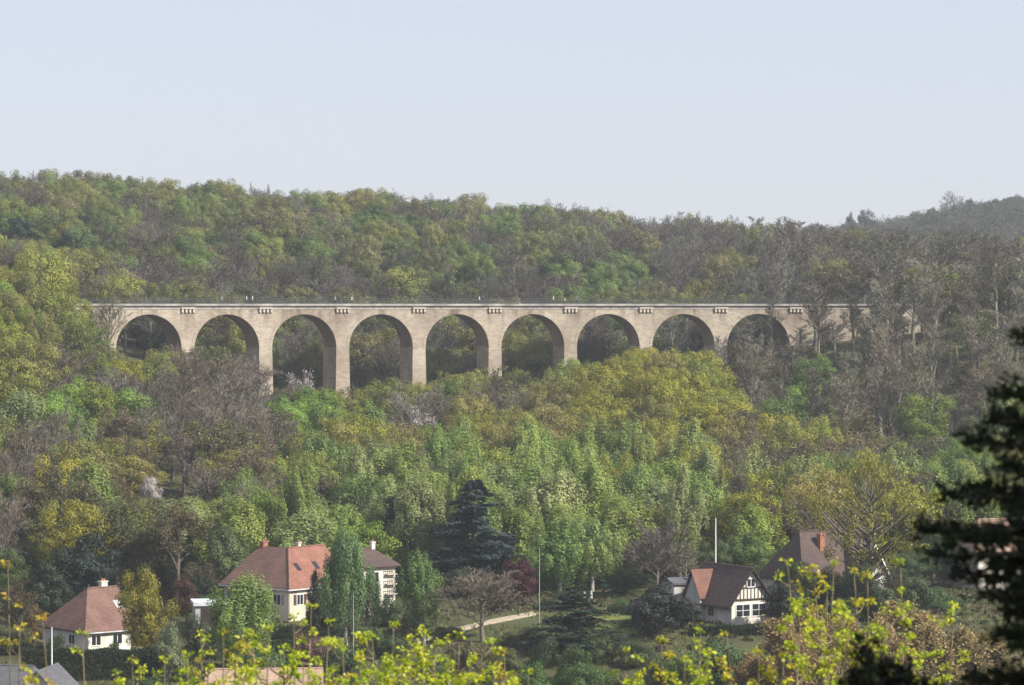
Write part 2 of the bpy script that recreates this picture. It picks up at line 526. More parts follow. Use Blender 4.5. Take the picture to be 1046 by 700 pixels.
def leafy_tree(seed, H=13.0, Rr=5.0, bottom=0.22, n_cl=46, n_leaf=7500, size=.36, shape='round', droop=0.0, clr=0.30, outward=0.9, fill=0.12, pale=False, gap=0.0):
    """trunk and limbs carrying many leaf clumps; outline broken by uneven lobes"""
    rng = np.random.default_rng(seed)
    gt, gc = Geo(), Geo()
    zb, zt = H * bottom, H
    zc, zr = (zb + zt) / 2, (zt - zb) / 2
    ph = rng.uniform(0, 6.28, 6)
    C, Rc = [], []
    tries = 0
    while len(C) < n_cl and tries < 4000:
        tries += 1
        u = unit(rng.normal(size=3))
        rr = rng.uniform(.45, 1.0) ** .6
        az = math.atan2(u[1], u[0])
        lobe = 1 + .13 * math.sin(2 * az + ph[0]) + .12 * math.sin(3 * az + ph[1] + 3 * u[2]) + .10 * math.sin(5 * u[2] + ph[2] + 2 * az)
        if shape == 'tear': wz = (1 - .45 * max(0, u[2]) - .15 * max(0, -u[2]))
        elif shape == 'cone': wz = (1 - .8 * max(0, u[2] * .5 + .5)) * 1.3
        elif shape == 'flat': wz = 1.05 - .1 * abs(u[2])
        else: wz = 1
        c = np.array([u[0] * Rr * rr * lobe * wz, u[1] * Rr * rr * lobe * wz, zc + u[2] * zr * rr * (1 + .08 * math.sin(2 * az + ph[3]))])
        r_ = Rr * clr * rng.uniform(.55, 1.15)
        if gap and any(np.linalg.norm(c - q) < gap * (r_ + s) for q, s in zip(C, Rc)): continue
        C.append(c); Rc.append(r_)
    C, Rc = np.array(C), np.array(Rc)
    # trunk and limbs
    tl = zb + (zt - zb) * .62
    lean = rng.normal(size=2) * .25
    P = np.array([[0, 0, 0], [lean[0] * .3, lean[1] * .3, tl * .33], [lean[0] * .7, lean[1] * .7, tl * .66], [lean[0], lean[1], tl]])
    r = H * .017
    polytube(gt, P, [r * 1.35, r, r * .7, r * .3], 7, 0, .5)
    for c, rc in zip(C, Rc):
        h = max(zb * .8, min(tl, c[2] - .55 * np.hypot(c[0], c[1])))
        s = np.array([lean[0] * h / tl, lean[1] * h / tl, h])
        mid = (s + c) / 2 + rng.normal(size=3) * .3 + np.array([0, 0, -.15 * np.linalg.norm(c - s) * .3])
        rl = .025 + .009 * np.linalg.norm(c - s)
        polytube(gt, [s, mid, c], [rl * 1.3, rl * .8, rl * .25], 4, 0, .45)
    # leaves
    wts = Rc ** 2; wts = wts / wts.sum()
    k = rng.choice(len(C), n_leaf, p=wts)
    u = unit(rng.normal(size=(n_leaf, 3)))
    rad = rng.uniform(.35, 1.08, n_leaf) ** .55
    off = u * (rad * Rc[k])[:, None]
    if droop:
        off[:, :2] *= .62
        off[:, 2] *= 1.55
        off[:, 2] -= droop * np.abs(rng.normal(size=n_leaf)) * Rc[k]
    else:
        off[:, 2] *= .8
    c = C[k] + off
    nf = int(n_leaf * fill)
    axis = np.array([0, 0, zc])
    nrm = u * outward + (c - axis) / Rr * .55 + rng.normal(size=(n_leaf, 3)) * .3
    ct = rng.uniform(.2, .8, len(C))
    leaves(gc, c, nrm, size * rng.uniform(.65, 1.3, n_leaf), rng, 0, np.clip(ct[k] + rng.normal(size=n_leaf) * .13, 0, 1), 1.45)
    if nf:
        q = unit(rng.normal(size=(nf, 3))) * (rng.random(nf) ** .5)[:, None] * np.array([Rr * .75, Rr * .75, zr * .8]) + np.array([0, 0, zc])
        if shape in ('cone', 'tear'): q[:, :2] *= (1 - .45 * np.clip((q[:, 2:3] - zc) / zr, -1, 1))
        leaves(gc, q, rng.normal(size=(nf, 3)), size * 1.4, rng, 0, rng.uniform(.1, .5, nf), 1.3)
    V = gc.arrays()[0]
    Hh = np.percentile(V[:, 2], 99.7); W = 2 * np.percentile(np.hypot(V[:, 0], V[:, 1]), 97)
    return gt, gc, Hh, W

def cedar(seed, H=13.0, Rr=5.2, n_lay=15, tip=0.12, per=7, nn=95, flat=.35):
    """tiers of level boughs carrying flat pads of needles"""
    rng = np.random.default_rng(seed)
    gt, gc = Geo(), Geo()
    polytube(gt, [[0, 0, 0], [.1, 0, H * .5], [.05, .1, H * .97]], [H * .022, H * .013, H * .003], 7, 0, .5)
    for i in range(n_lay):
        f = i / (n_lay - 1)
        z = H * (.10 + .87 * f)
        Rl = Rr * ((1 - f) ** .8 * (1 - tip) + tip) * rng.uniform(.8, 1.12)
        for j in range(per):
            a = rng.uniform(0, 6.283)
            L = Rl * rng.uniform(.65, 1.1)
            d = np.array([math.cos(a), math.sin(a), rng.uniform(-.05, .22)])
            s = np.array([0, 0, z + rng.normal() * .2])
            e = s + d * L
            polytube(gt, [s, (s + e) / 2 + np.array([0, 0, .1 * L]), e], [.05 + .008 * L, .04, .015], 4, 0, .4)
            k = int(nn * (.4 + .6 * L / Rr))
            t = rng.uniform(.22, 1.05, k)
            side = np.array([-d[1], d[0], 0])
            wd = .42 * L * (1.05 - t * .75)
            c = s + d * (t * L)[:, None] + side * (rng.uniform(-1, 1, k) * wd)[:, None] + np.array([0, 0, 1.0]) * (.10 * L * np.sin(np.pi * np.clip(t, 0, 1)) + rng.normal(size=k) * .10 - .12 * (rng.uniform(0, 1, k)))[:, None]
            leaves(gc, c, rng.normal(size=(k, 3)) * flat + np.array([0, 0, 1]) + d * .3, rng.uniform(.3, .65, k), rng, 0, np.clip(rng.normal(.5, .25) + rng.normal(size=k) * .2, 0, 1), 2.0)
    V = gc.arrays()[0]
    return gt, gc, np.percentile(V[:, 2], 99.9), 2 * np.percentile(np.hypot(V[:, 0], V[:, 1]), 97)

PROTO = {}
def proto(kind, gens, trunk_mats, crown_mats):
    PROTO[kind] = []
    for gt, gc, H, W in gens:
        tm = gt.mesh(kind + '_trunk', trunk_mats)
        cm = gc.mesh(kind + '_crown', crown_mats)
        ga = Geo(); ga.merge(gc); ga.merge(gt, dmi=len(crown_mats))
        am = ga.mesh(kind + '_tree', crown_mats + trunk_mats)
        PROTO[kind].append((tm, cm, am, H, W))

L_, T_, B_ = M['leaf'], M['twig'], M['bark']
proto('leafy', [leafy_tree(s, 13, 5.0, .14, 70, 12000, .32, clr=.30) for s in (1, 2, 3, 4)], [B_], [L_])
proto('birch', [leafy_tree(s, 15, 4.4, .10, 56, 12000, .30, 'tear', .45, .30, .7) for s in (11, 12, 13, 14)], [M['pale_bark']], [L_])
proto('oak', [leafy_tree(s, 14, 5.8, .20, 85, 10500, .32, 'flat', 0, .24, .9, .06) for s in (21, 22, 23, 24)], [B_], [L_])
proto('bare', [bare_tree(s, 14, 1.0) for s in (31, 32, 33, 34)], [T_], [T_])
proto('fine', [bare_tree(s, 9.5, 1.05, False, 0, False, 0, 3) for s in (35, 36)], [T_], [T_])
proto('slender', [bare_tree(s, 20, 1.0, True) for s in (41, 42, 43, 44)], [M['slender_bark']], [T_])
proto('budding', [bare_tree(s, 13, 1.0, False, 2600) for s in (51, 52, 53)], [B_], [B_, L_])
proto('cedar', [cedar(s) for s in (61, 62)], [B_], [M['needle']])
proto('pine', [leafy_tree(s, 12, 5, .12, 60, 8000, .34, 'tear', 0, .24, .9, .15) for s in (71, 72)], [B_], [M['needle']])
proto('column', [leafy_tree(s, 14, 1.3, .06, 40, 4200, .26, 'tear', .6, .5, .7, .1) for s in (81,)], [B_], [L_])
proto('shrub', [leafy_tree(s, 3.0, 2.0, .02, 34, 5200, .17, 'flat', 0, .36, .8, .1) for s in (91, 92, 93)], [B_], [L_])
proto('open', [leafy_tree(s, 14, 7.2, .25, 105, 5600, .26, 'flat', 0, .12, .6, .02, gap=.55) for s in (95,)], [B_], [L_])
def dry_beech(seed):
    gt, gc, H, W = bare_tree(seed, 10, .75, False, 0, False)
    rng = np.random.default_rng(seed + 5)
    V = gc.arrays()[0]
    idx = rng.choice(len(V), 9000)
    leaves(gc, V[idx] + rng.normal(size=(9000, 3)) * .15, rng.normal(size=(9000, 3)), rng.uniform(.12, .24, 9000), rng, 1, rng.random(9000), 1.6)
    return gt, gc, H, W
proto('dry', [dry_beech(s) for s in (97, 98)], [B_], [B_, L_])
LOW = {
    'leafy': [leafy_tree(s, 13, 5, .15, 26, 1500, .75, 'round', 0, .34) for s in (101, 102)],
    'birch': [leafy_tree(s, 15, 4, .12, 26, 1500, .62, 'tear', .5, .34, .6) for s in (103, 104)],
    'oak': [leafy_tree(s, 14, 5.6, .2, 30, 1500, .70, 'flat', 0, .28) for s in (105, 106)],
    'bare': [bare_tree(s, 14, 1, False, 0, True) for s in (107, 108)],
    'slender': [bare_tree(s, 20, 1, True, 0, True) for s in (109,)],
    'budding': [bare_tree(s, 13, 1, False, 700, True) for s in (110, 111)],
}

NAME = {'fine': 'bare_tree', 'leafy': 'leafy_tree', 'birch': 'birch_tree', 'oak': 'oak_tree', 'bare': 'bare_tree', 'slender': 'slender_bare_tree', 'budding': 'budding_tree',
        'cedar': 'cedar_tree', 'pine': 'pine_tree', 'column': 'columnar_tree', 'shrub': 'shrub', 'open': 'oak_tree', 'dry': 'beech_tree'}
CAT = {'fine': 'bare tree', 'leafy': 'leafy tree', 'birch': 'birch tree', 'oak': 'oak tree', 'bare': 'bare tree', 'slender': 'bare forest tree', 'budding': 'budding tree',
       'cedar': 'conifer', 'pine': 'conifer', 'column': 'columnar tree', 'shrub': 'shrub', 'open': 'oak tree', 'dry': 'beech tree'}

# ------------------------------------------------------------------ ground
GU = [0, 150, 350, 523, 700, 850, 1046]
GD = [
    (-400, [0, 0, 0, 0, 0, 0, 0]), (0, [-1.7] * 7), (10, [-3.6] * 7), (22, [-6.5] * 7), (60, [-15] * 7), (120, [-28] * 7), (200, [-39] * 7),
    (300, [-47] * 7), (365, [-46.5] * 7), (400, [-43.2, -43, -42.2, -41.1, -39.8, -39.6, -39.5]), (430, [-41.3, -41.1, -40.3, -38.9, -38.6, -38.6, -38.6]), (460, [-39, -39.3, -39.6, -38.8, -38.5, -38.4, -38.3]),
    (500, [-35, -37.3, -38.3, -38.3, -37.8, -37.3, -36.8]), (560, [-23, -30, -35, -35.5, -35, -34, -32]),
    (620, [-9, -20, -31, -30, -25, -28, -24]), (670, [-2, -15, -28, -26, -21.5, -14, -9]),
    (720, [3, -7, -18, -20, -16, -3, -1]), (800, [14, 8, 2, 0, -2, 3.5, 3]), (900, [23, 20, 16, 12.5, 9, 6.5, 4.5]), (1000, [27, 25, 22, 18.5, 13.5, 9, 6]),
    (1200, [24, 21, 17, 13, 7, 4, 6]), (1600, [12, 6, 2, 0, 3, 25, 39]), (1900, [8, 5, 0, 0, 5, 35, 50]), (2600, [0] * 7), (6000, [-10] * 7)]
_gu = np.array([(p - 523) / F for p in GU]); _gd = np.array([d for d, _ in GD], float); _gz = np.array([z for _, z in GD], float)

def ground(x, y):
    x = np.asarray(x, float); y = np.asarray(y, float)
    u = np.clip(x / np.maximum(y, 60), _gu[0], _gu[-1] - 1e-6)
    d = np.clip(y, _gd[0], _gd[-1] - 1e-3)
    i = np.clip(np.searchsorted(_gd, d, side='right') - 1, 0, len(_gd) - 2)
    j = np.clip(np.searchsorted(_gu, u, side='right') - 1, 0, len(_gu) - 2)
    a = (d - _gd[i]) / (_gd[i + 1] - _gd[i]); b = (u - _gu[j]) / (_gu[j + 1] - _gu[j])
    b = b * b * (3 - 2 * b)
    z = (_gz[i, j] * (1 - a) + _gz[i + 1, j] * a) * (1 - b) + (_gz[i, j + 1] * (1 - a) + _gz[i + 1, j + 1] * a) * b
    return z
def gz(x, y): return float(ground(x, y))

def axis(lims):
    out = []
    for a, b, s in lims: out += list(np.arange(a, b, s))
    return np.array(out + [lims[-1][1]])
gx = axis([(-4000, -400, 300), (-400, -180, 20), (-180, 180, 4), (180, 400, 20), (400, 4000, 300)])
gy = axis([(-400, 0, 40), (0, 40, 2), (40, 340, 10), (340, 760, 4), (760, 1100, 10), (1100, 2000, 50), (2000, 6000, 400)])
XX, YY = np.meshgrid(gx, gy)
ZZ = ground(XX, YY)
g = Geo()
nx, ny = len(gx), len(gy)
ii, jj = np.meshgrid(np.arange(nx - 1), np.arange(ny - 1))
a0 = (jj * nx + ii).ravel()
g.add(np.stack([XX, YY, ZZ], -1).reshape(-1, 3), np.stack([a0, a0 + 1, a0 + nx + 1, a0 + nx], 1))
M['ground'] = noisy_mat('forest_floor', (0.055, 0.05, 0.028), (0.075, 0.085, 0.03), 0.12, 0.95, detail=9)
tag(link('ground', g.mesh('ground', [M['ground']], True)), kind='structure')

# ------------------------------------------------------------------ architecture helpers
class Poly:
    def __init__(s): s.V, s.F, s.MI = [], [], []
    def poly(s, pts, mi=0):
        k = len(s.V); s.V += [tuple(p) for p in pts]; s.F.append(tuple(range(k, k + len(pts)))); s.MI.append(mi)
    def hexa(s, b, t, mi=0):
        """b, t: four bottom and four top corners, counter-clockwise from above"""
        k = len(s.V); s.V += [tuple(p) for p in list(b) + list(t)]
        for f in ((3, 2, 1, 0), (4, 5, 6, 7), (0, 1, 5, 4), (1, 2, 6, 5), (2, 3, 7, 6), (3, 0, 4, 7)):
            s.F.append(tuple(k + i for i in f)); s.MI.append(mi)
    def box(s, x0, x1, y0, y1, z0, z1, mi=0):
        s.hexa([(x0, y0, z0), (x1, y0, z0), (x1, y1, z0), (x0, y1, z0)], [(x0, y0, z1), (x1, y0, z1), (x1, y1, z1), (x0, y1, z1)], mi)
    def prism(s, pts, d, mi=0):
        """polygon pts swept by vector d"""
        pts = [Vector(p) for p in pts]; d = Vector(d); k = len(s.V); n_ = len(pts)
        nrm = (pts[1] - pts[0]).cross(pts[2] - pts[1])
        if nrm.dot(d) > 0: pts = pts[::-1]
        s.V += [tuple(p) for p in pts] + [tuple(p + d) for p in pts]
        s.F.append(tuple(range(k, k + n_))); s.MI.append(mi)
        s.F.append(tuple(range(k + 2 * n_ - 1, k + n_ - 1, -1))); s.MI.append(mi)
        for i in range(n_):
            j = (i + 1) % n_
            s.F.append((k + j, k + i, k + n_ + i, k + n_ + j)); s.MI.append(mi)
    def build(s, name, mats, parent=None, bev=0):
        me = bpy.data.meshes.new(name)
        me.from_pydata(s.V, [], s.F)
        if not isinstance(mats, (list, tuple)): mats = [mats]
        for m_ in mats: me.materials.append(m_)
        me.polygons.foreach_set('material_index', np.array(s.MI, dtype=np.int32))
        me.update()
        bm = bmesh.new(); bm.from_mesh(me)
        bmesh.ops.recalc_face_normals(bm, faces=bm.faces)
        bm.to_mesh(me); bm.free()
        return link(name, me, parent)

def roof_slab(P, pts, th=0.22, mi=0):
    """a roof plane with thickness th measured downwards"""
    pts = [Vector(p) for p in pts]
    P.prism(pts, Vector((0, 0, -th)), mi)

def window(parent, p, u, nrm, w_, h_, frame='white_paint', shutters=None, cols=2, rows=1):
    """window on a wall: p = bottom centre on the wall face, u = unit along the wall, nrm = outward"""
    p, u, nrm = Vector(p), Vector(u), Vector(nrm)
    z = Vector((0, 0, 1))
    def bx(P, a0, a1, z0, z1, d0, d1, mi=0):
        b = [p + u * a + z * z0 + nrm * d for a, d in ((a0, d0), (a1, d0), (a1, d1), (a0, d1))]
        t = [q + z * (z1 - z0) for q in b]
        P.hexa(b, t, mi)
    fr = Poly(); e = .09
    bx(fr, -w_ / 2 - e, -w_ / 2, -e, h_ + e, -.02, .05); bx(fr, w_ / 2, w_ / 2 + e, -e, h_ + e, -.02, .05)
    bx(fr, -w_ / 2, w_ / 2, h_, h_ + e, -.02, .05); bx(fr, -w_ / 2, w_ / 2, -e, 0, -.02, .09)
    for i in range(1, cols):
        a = -w_ / 2 + w_ * i / cols
        bx(fr, a - .035, a + .035, 0, h_, -.01, .035)
    for i in range(1, rows):
        bx(fr, -w_ / 2, w_ / 2, h_ * i / rows - .025, h_ * i / rows + .025, -.01, .03)
    wo = fr.build('window', M[frame], parent)
    pn = Poly(); bx(pn, -w_ / 2, w_ / 2, 0, h_, -.03, .012)
    pn.build('pane', M['glass'], wo)
    if shutters:
        for s_ in (-1, 1):
            sh = Poly()
            a = s_ * (w_ / 2 + e + w_ * .26)
            bx(sh, a - w_ * .24, a + w_ * .24, -.03, h_ + .03, .004, .05)
            sh.build('shutter', M[shutters], wo)
    return wo

def chimney(parent, x, y, z0, z1, w_=.6, d_=.5, mat='brick', pots=1):
    P = Poly(); P.box(x - w_ / 2, x + w_ / 2, y - d_ / 2, y + d_ / 2, z0, z1)
    P.box(x - w_ / 2 - .08, x + w_ / 2 + .08, y - d_ / 2 - .08, y + d_ / 2 + .08, z1, z1 + .14)
    c = P.build('chimney', M[mat], parent)
    for i in range(pots):
        q = Poly(); xx = x + (i - (pots - 1) / 2) * .3
        q.box(xx - .1, xx + .1, y - .1, y + .1, z1 + .142, z1 + .42)
        q.build('chimney_pot', M['brick'], c)
    return c

# ------------------------------------------------------------------ the viaduct
PITCHM, OPEN, WD = 16.62, 13.85, 9.4
SS = np.linspace(-130, 130, 2601)
ANG = np.radians(17.0 - 0.104 * SS)
cx_ = np.concatenate([[0], np.cumsum(np.cos((ANG[1:] + ANG[:-1]) / 2) * np.diff(SS))]); cy_ = np.concatenate([[0], np.cumsum(np.sin((ANG[1:] + ANG[:-1]) / 2) * np.diff(SS))])
X5 = (467 - 523) / F * 680
cx_ += X5 - np.interp(0, SS, cx_); cy_ += 680 - np.interp(0, SS, cy_)
def vp(s, off, z):
    """point at distance s along the near face of the viaduct, off metres behind that face"""
    a = np.interp(s, SS, ANG)
    return (float(np.interp(s, SS, cx_) - math.sin(a) * off), float(np.interp(s, SS, cy_) + math.cos(a) * off), z)

ZDECK, ZCAP0, ZBAND0 = 0.32, -0.12, -0.85
ZCROWN = -1.85
RAD = OPEN / 2
ZSPR = ZCROWN - RAD
vroot = thing('viaduct', 'long curved stone railway viaduct with tall round arches crossing the wooded valley', 'viaduct', vp(0, WD / 2, -28))
vloc = Vector(vroot.location)
def vbuild(P, name, mats, parent):
    P.V = [tuple(Vector(v) - vloc) for v in P.V]
    return P.build(name, mats, parent)
K0, K1 = -5, 4           # bays; bay 0 is the fifth whole arch in view
for k in range(K0, K1 + 1):
    s0 = k * PITCHM
    P = Poly()
    th = np.linspace(math.pi, 0, 33)
    arc = [(s0 + RAD * math.cos(t), ZSPR + RAD * math.sin(t)) for t in th]
    cols_ = [(s0 - PITCHM / 2, ZSPR)] + arc + [(s0 + PITCHM / 2, ZSPR)]
    for (sa, za), (sb, zb) in zip(cols_[:-1], cols_[1:]):
        P.poly([vp(sa, 0, za), vp(sb, 0, zb), vp(sb, 0, ZBAND0), vp(sa, 0, ZBAND0)], 0)
        P.poly([vp(sb, WD, zb), vp(sa, WD, za), vp(sa, WD, ZBAND0), vp(sb, WD, ZBAND0)], 0)
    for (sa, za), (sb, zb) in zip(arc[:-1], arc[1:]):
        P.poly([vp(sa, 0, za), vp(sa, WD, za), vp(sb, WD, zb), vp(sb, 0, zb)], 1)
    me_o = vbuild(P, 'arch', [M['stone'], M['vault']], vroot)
    T = .62
    for off0, off1 in ((-.05, .3), (WD - .3, WD + .05)):
        rg = Poly()
        for (ta, tb) in zip(th[:-1], th[1:]):
            b = [vp(s0 + (RAD - .003) * math.cos(ta), off0, ZSPR + (RAD - .003) * math.sin(ta)), vp(s0 + (RAD - .003) * math.cos(tb), off0, ZSPR + (RAD - .003) * math.sin(tb)),
                 vp(s0 + (RAD - .003) * math.cos(tb), off1, ZSPR + (RAD - .003) * math.sin(tb)), vp(s0 + (RAD - .003) * math.cos(ta), off1, ZSPR + (RAD - .003) * math.sin(ta))]
            t_ = [vp(s0 + (RAD + T) * math.cos(ta), off0, ZSPR + (RAD + T) * math.sin(ta)), vp(s0 + (RAD + T) * math.cos(tb), off0, ZSPR + (RAD + T) * math.sin(tb)),
                  vp(s0 + (RAD + T) * math.cos(tb), off1, ZSPR + (RAD + T) * math.sin(tb)), vp(s0 + (RAD + T) * math.cos(ta), off1, ZSPR + (RAD + T) * math.sin(ta))]
            rg.hexa(b, t_)
        vbuild(rg, 'arch_ring', M['stone'], me_o)
for k in range(K0, K1 + 2):
    sm = (k - .5) * PITCHM
    hw = (PITCHM - OPEN) / 2
    P = Poly()
    zg = gz(*vp(sm, WD / 2, 0)[:2]) - 1.5
    if zg > ZSPR - 1: zg = ZSPR - 1
    bt = (ZSPR - zg) * .018
    P.hexa([vp(sm - hw - bt, -bt, zg), vp(sm + hw + bt, -bt, zg), vp(sm + hw + bt, WD + bt, zg), vp(sm - hw - bt, WD + bt, zg)],
           [vp(sm - hw, 0, ZSPR), vp(sm + hw, 0, ZSPR), vp(sm + hw, WD, ZSPR), vp(sm - hw, WD, ZSPR)])
    pier = vbuild(P, 'pier', [M['stone']], vroot)
    # refuge: a small balcony over the pier on corbels
    for o0, sg in ((0, -1), (WD, 1)):
        R1 = Poly()
        a0_, a1_ = sm - 1.45, sm + 1.45
        y0, y1 = sorted((o0 + sg * .003, o0 + sg * .45))
        def seg(P, s_a, s_b, ya, yb, z0, z1):
            P.hexa([vp(s_a, ya, z0), vp(s_b, ya, z0), vp(s_b, yb, z0), vp(s_a, yb, z0)], [vp(s_a, ya, z1), vp(s_b, ya, z1), vp(s_b, yb, z1), vp(s_a, yb, z1)])
        seg(R1, a0_, a1_, y0, y1, ZBAND0 + .12, ZBAND0 + .42)
        rf = vbuild(R1, 'refuge', M['corbel'], vroot)
        C1 = Poly()
        for q in (-1.2, -.4, .4, 1.2):
            ya, yb = sorted((o0 + sg * .004, o0 + sg * .34))
            seg(C1, sm + q - .2, sm + q + .2, ya, yb, ZBAND0 - .62, ZBAND0 + .118)
        vbuild(C1, 'corbel', M['corbel'], rf)
# abutments at both ends
for s_a, s_b in ((K0 * PITCHM - PITCHM / 2 - 22, K0 * PITCHM - PITCHM / 2), (K1 * PITCHM + PITCHM / 2, K1 * PITCHM + PITCHM / 2 + 32)):
    P = Poly()
    zg = -16
    n_ = 6
    for i in range(n_):
        a, b = s_a + (s_b - s_a) * i / n_, s_a + (s_b - s_a) * (i + 1) / n_
        P.hexa([vp(a, 0, zg), vp(b, 0, zg), vp(b, WD, zg), vp(a, WD, zg)], [vp(a, 0, ZBAND0), vp(b, 0, ZBAND0), vp(b, WD, ZBAND0), vp(a, WD, ZBAND0)])
    vbuild(P, 'abutment', M['stone'], vroot)
SA, SB = K0 * PITCHM - PITCHM / 2 - 22, K1 * PITCHM + PITCHM / 2 + 30
def run(name, mat, o0, o1, z0, z1, step=4.0, parent=vroot):
    P = Poly(); S = np.arange(SA, SB + .01, step)
    for a, b in zip(S[:-1], S[1:]):
        P.hexa([vp(a, o0, z0), vp(b, o0, z0), vp(b, o1, z0), vp(a, o1, z0)], [vp(a, o0, z1), vp(b, o0, z1), vp(b, o1, z1), vp(a, o1, z1)])
    return vbuild(P, name, mat, parent)
run('string_course', M['band'], -.06, WD + .06, ZBAND0, ZCAP0)
run('coping', M['coping'], -.42, .45, ZCAP0 + .002, ZDECK)
run('coping', M['coping'], WD - .45, WD + .42, ZCAP0 + .002, ZDECK)
run('deck', M['ballast'], .452, WD - .452, ZCAP0 + .002, ZDECK - .12)
for off in (-.1, WD + .1):
    P = Poly(); S = np.arange(SA, SB - .01, 2.0)
    for a in S:
        for zz in (ZDECK + .12, ZDECK + .6, ZDECK + 1.1):
            P.hexa([vp(a, off - .025, zz), vp(a + 2, off - .025, zz), vp(a + 2, off + .025, zz), vp(a, off + .025, zz)], [vp(a, off - .025, zz + .06), vp(a + 2, off - .025, zz + .06), vp(a + 2, off + .025, zz + .06), vp(a, off + .025, zz + .06)])
        P.hexa([vp(a - .05, off - .05, ZDECK), vp(a + .05, off - .05, ZDECK), vp(a + .05, off + .05, ZDECK), vp(a - .05, off + .05, ZDECK)], [vp(a - .05, off - .05, ZDECK + 1.2), vp(a + .05, off - .05, ZDECK + 1.2), vp(a + .05, off + .05, ZDECK + 1.2), vp(a - .05, off + .05, ZDECK + 1.2)])
        for q in np.arange(.2, 2, .2):
            P.poly([vp(a + q - .015, off, ZDECK + .18), vp(a + q + .015, off, ZDECK + .18), vp(a + q + .015, off, ZDECK + 1.1), vp(a + q - .015, off, ZDECK + 1.1)])
    vbuild(P, 'railing', M['iron'], vroot)

# ------------------------------------------------------------------ people on the viaduct
def make_body(name, shirt, trousers, pose, hairm):
    """one continuous figure grown from a joint skeleton; pose: stride and arm swing"""
    st, arm = pose
    J = [(0, 0, .95), (0, 0, 1.15), (0, 0, 1.38), (0, 0, 1.50), (0, .01, 1.57), (0, .02, 1.68), (0, .02, 1.74),
         (.09, 0, .92), (.10, st * .5, .50), (.10, st - .05, .08), (.10, st + .13, .04),
         (-.09, 0, .92), (-.10, -st * .4, .50), (-.10, -st - .08, .08), (-.10, -st + .10, .04),
         (.18, 0, 1.40), (.23, -arm * .4, 1.14), (.24, -arm + .08, .90), (.24, -arm + .12, .80),
         (-.18, 0, 1.40), (-.23, arm * .4, 1.14), (-.24, arm + .08, .90), (-.24, arm + .12, .80)]
    E = [(0, 1), (1, 2), (2, 3), (3, 4), (4, 5), (5, 6), (0, 7), (7, 8), (8, 9), (9, 10), (0, 11), (11, 12), (12, 13), (13, 14),
         (2, 15), (15, 16), (16, 17), (17, 18), (2, 19), (19, 20), (20, 21), (21, 22)]
    rad = [.14, .125, .145, .06, .075, .095, .06, .09, .065, .042, .04, .09, .065, .042, .04, .06, .045, .034, .03, .06, .045, .034, .03]
    me = bpy.data.meshes.new(name)
    me.from_pydata(J, E, [])
    o_ = bpy.data.objects.new(name, me)
    col.objects.link(o_)
    md = o_.modifiers.new('skin', 'SKIN')
    for v, r_ in zip(me.skin_vertices[0].data, rad): v.radius = (r_, r_ * .8)
    me.skin_vertices[0].data[0].use_root = True
    sb = o_.modifiers.new('sub', 'SUBSURF'); sb.levels = sb.render_levels = 1
    dg = bpy.context.evaluated_depsgraph_get()
    m2 = bpy.data.meshes.new_from_object(o_.evaluated_get(dg))
    bpy.data.objects.remove(o_)
    m2.name = name
    m2.materials.clear()
    for q in (shirt, trousers, 'skin', 'hair_dark'): m2.materials.append(M[q])
    for f in m2.polygons:
        c = f.center
        f.material_index = 1 if c.z < .96 and abs(c.x) < .17 else (2 if c.z > 1.50 or c.z < .86 else 0)
        f.use_smooth = True
    # hair cap
    hb = bmesh.new()
    bmesh.ops.create_uvsphere(hb, u_segments=12, v_segments=8, radius=.108)
    bmesh.ops.delete(hb, geom=[v for v in hb.verts if v.co.z < -.03 or (v.co.y > .06 and v.co.z < .03)], context='VERTS')
    for v in hb.verts: v.co += Vector((0, .01, 1.70))
    hm = bpy.data.meshes.new('hair'); hb.to_mesh(hm); hb.free(); hm.materials.append(M[hairm])
    return m2, hm
WALKERS = [(227, 'shirt_grey', 'walker in grey standing alone on the viaduct above its second arch from the left', .2, 5),
           (252, 'shirt_white', 'walker in white, the one nearer the first arches of the pair above the second arch', .15, 3),
           (258, 'shirt_white', 'walker in white, the one nearer the middle of the pair above the second arch', .1, 3),
           (343, 'shirt_grey', 'walker in grey at the pier between the third and fourth arches, first of four', .2, 4),
           (347, 'shirt_dark', 'walker in dark clothes, second of the four at the pier before the fourth arch', .1, 4),
           (351, 'shirt_dark', 'walker in dark clothes, third of the four at the pier before the fourth arch', .1, 4.6),
           (359, 'shirt_white', 'walker in white, last of the four at the pier before the fourth arch', .22, 3.4),
           (490, 'shirt_white', 'walker in white top on the viaduct beside the fifth arch, with one companion', .12, 3),
           (494, 'shirt_dark', 'walker in dark top beside a white-topped companion near the fifth arch', .18, 3.8),
           (565, 'shirt_white', 'walker in white at the head of the group above the sixth arch', .12, 3),
           (570, 'shirt_dark', 'walker in dark top behind the white-topped leader above the sixth arch', .15, 3.5),
           (577, 'shirt_white', 'shorter walker in white in the middle of the group after the sixth arch', .15, 2.8),
           (584, 'shirt_red', 'walker in dull red top near the end of the group after the sixth arch', .12, 3.6),
           (589, 'shirt_blue', 'walker in blue top at the tail of the group before the seventh arch', .2, 4)]
bodies = {}
def s_of(px, off):
    best = min(np.arange(-100, 100, .25), key=lambda s: abs(pix(vp(s, off, 1))[0] - px))
    return float(best)
rr = random.Random(5)
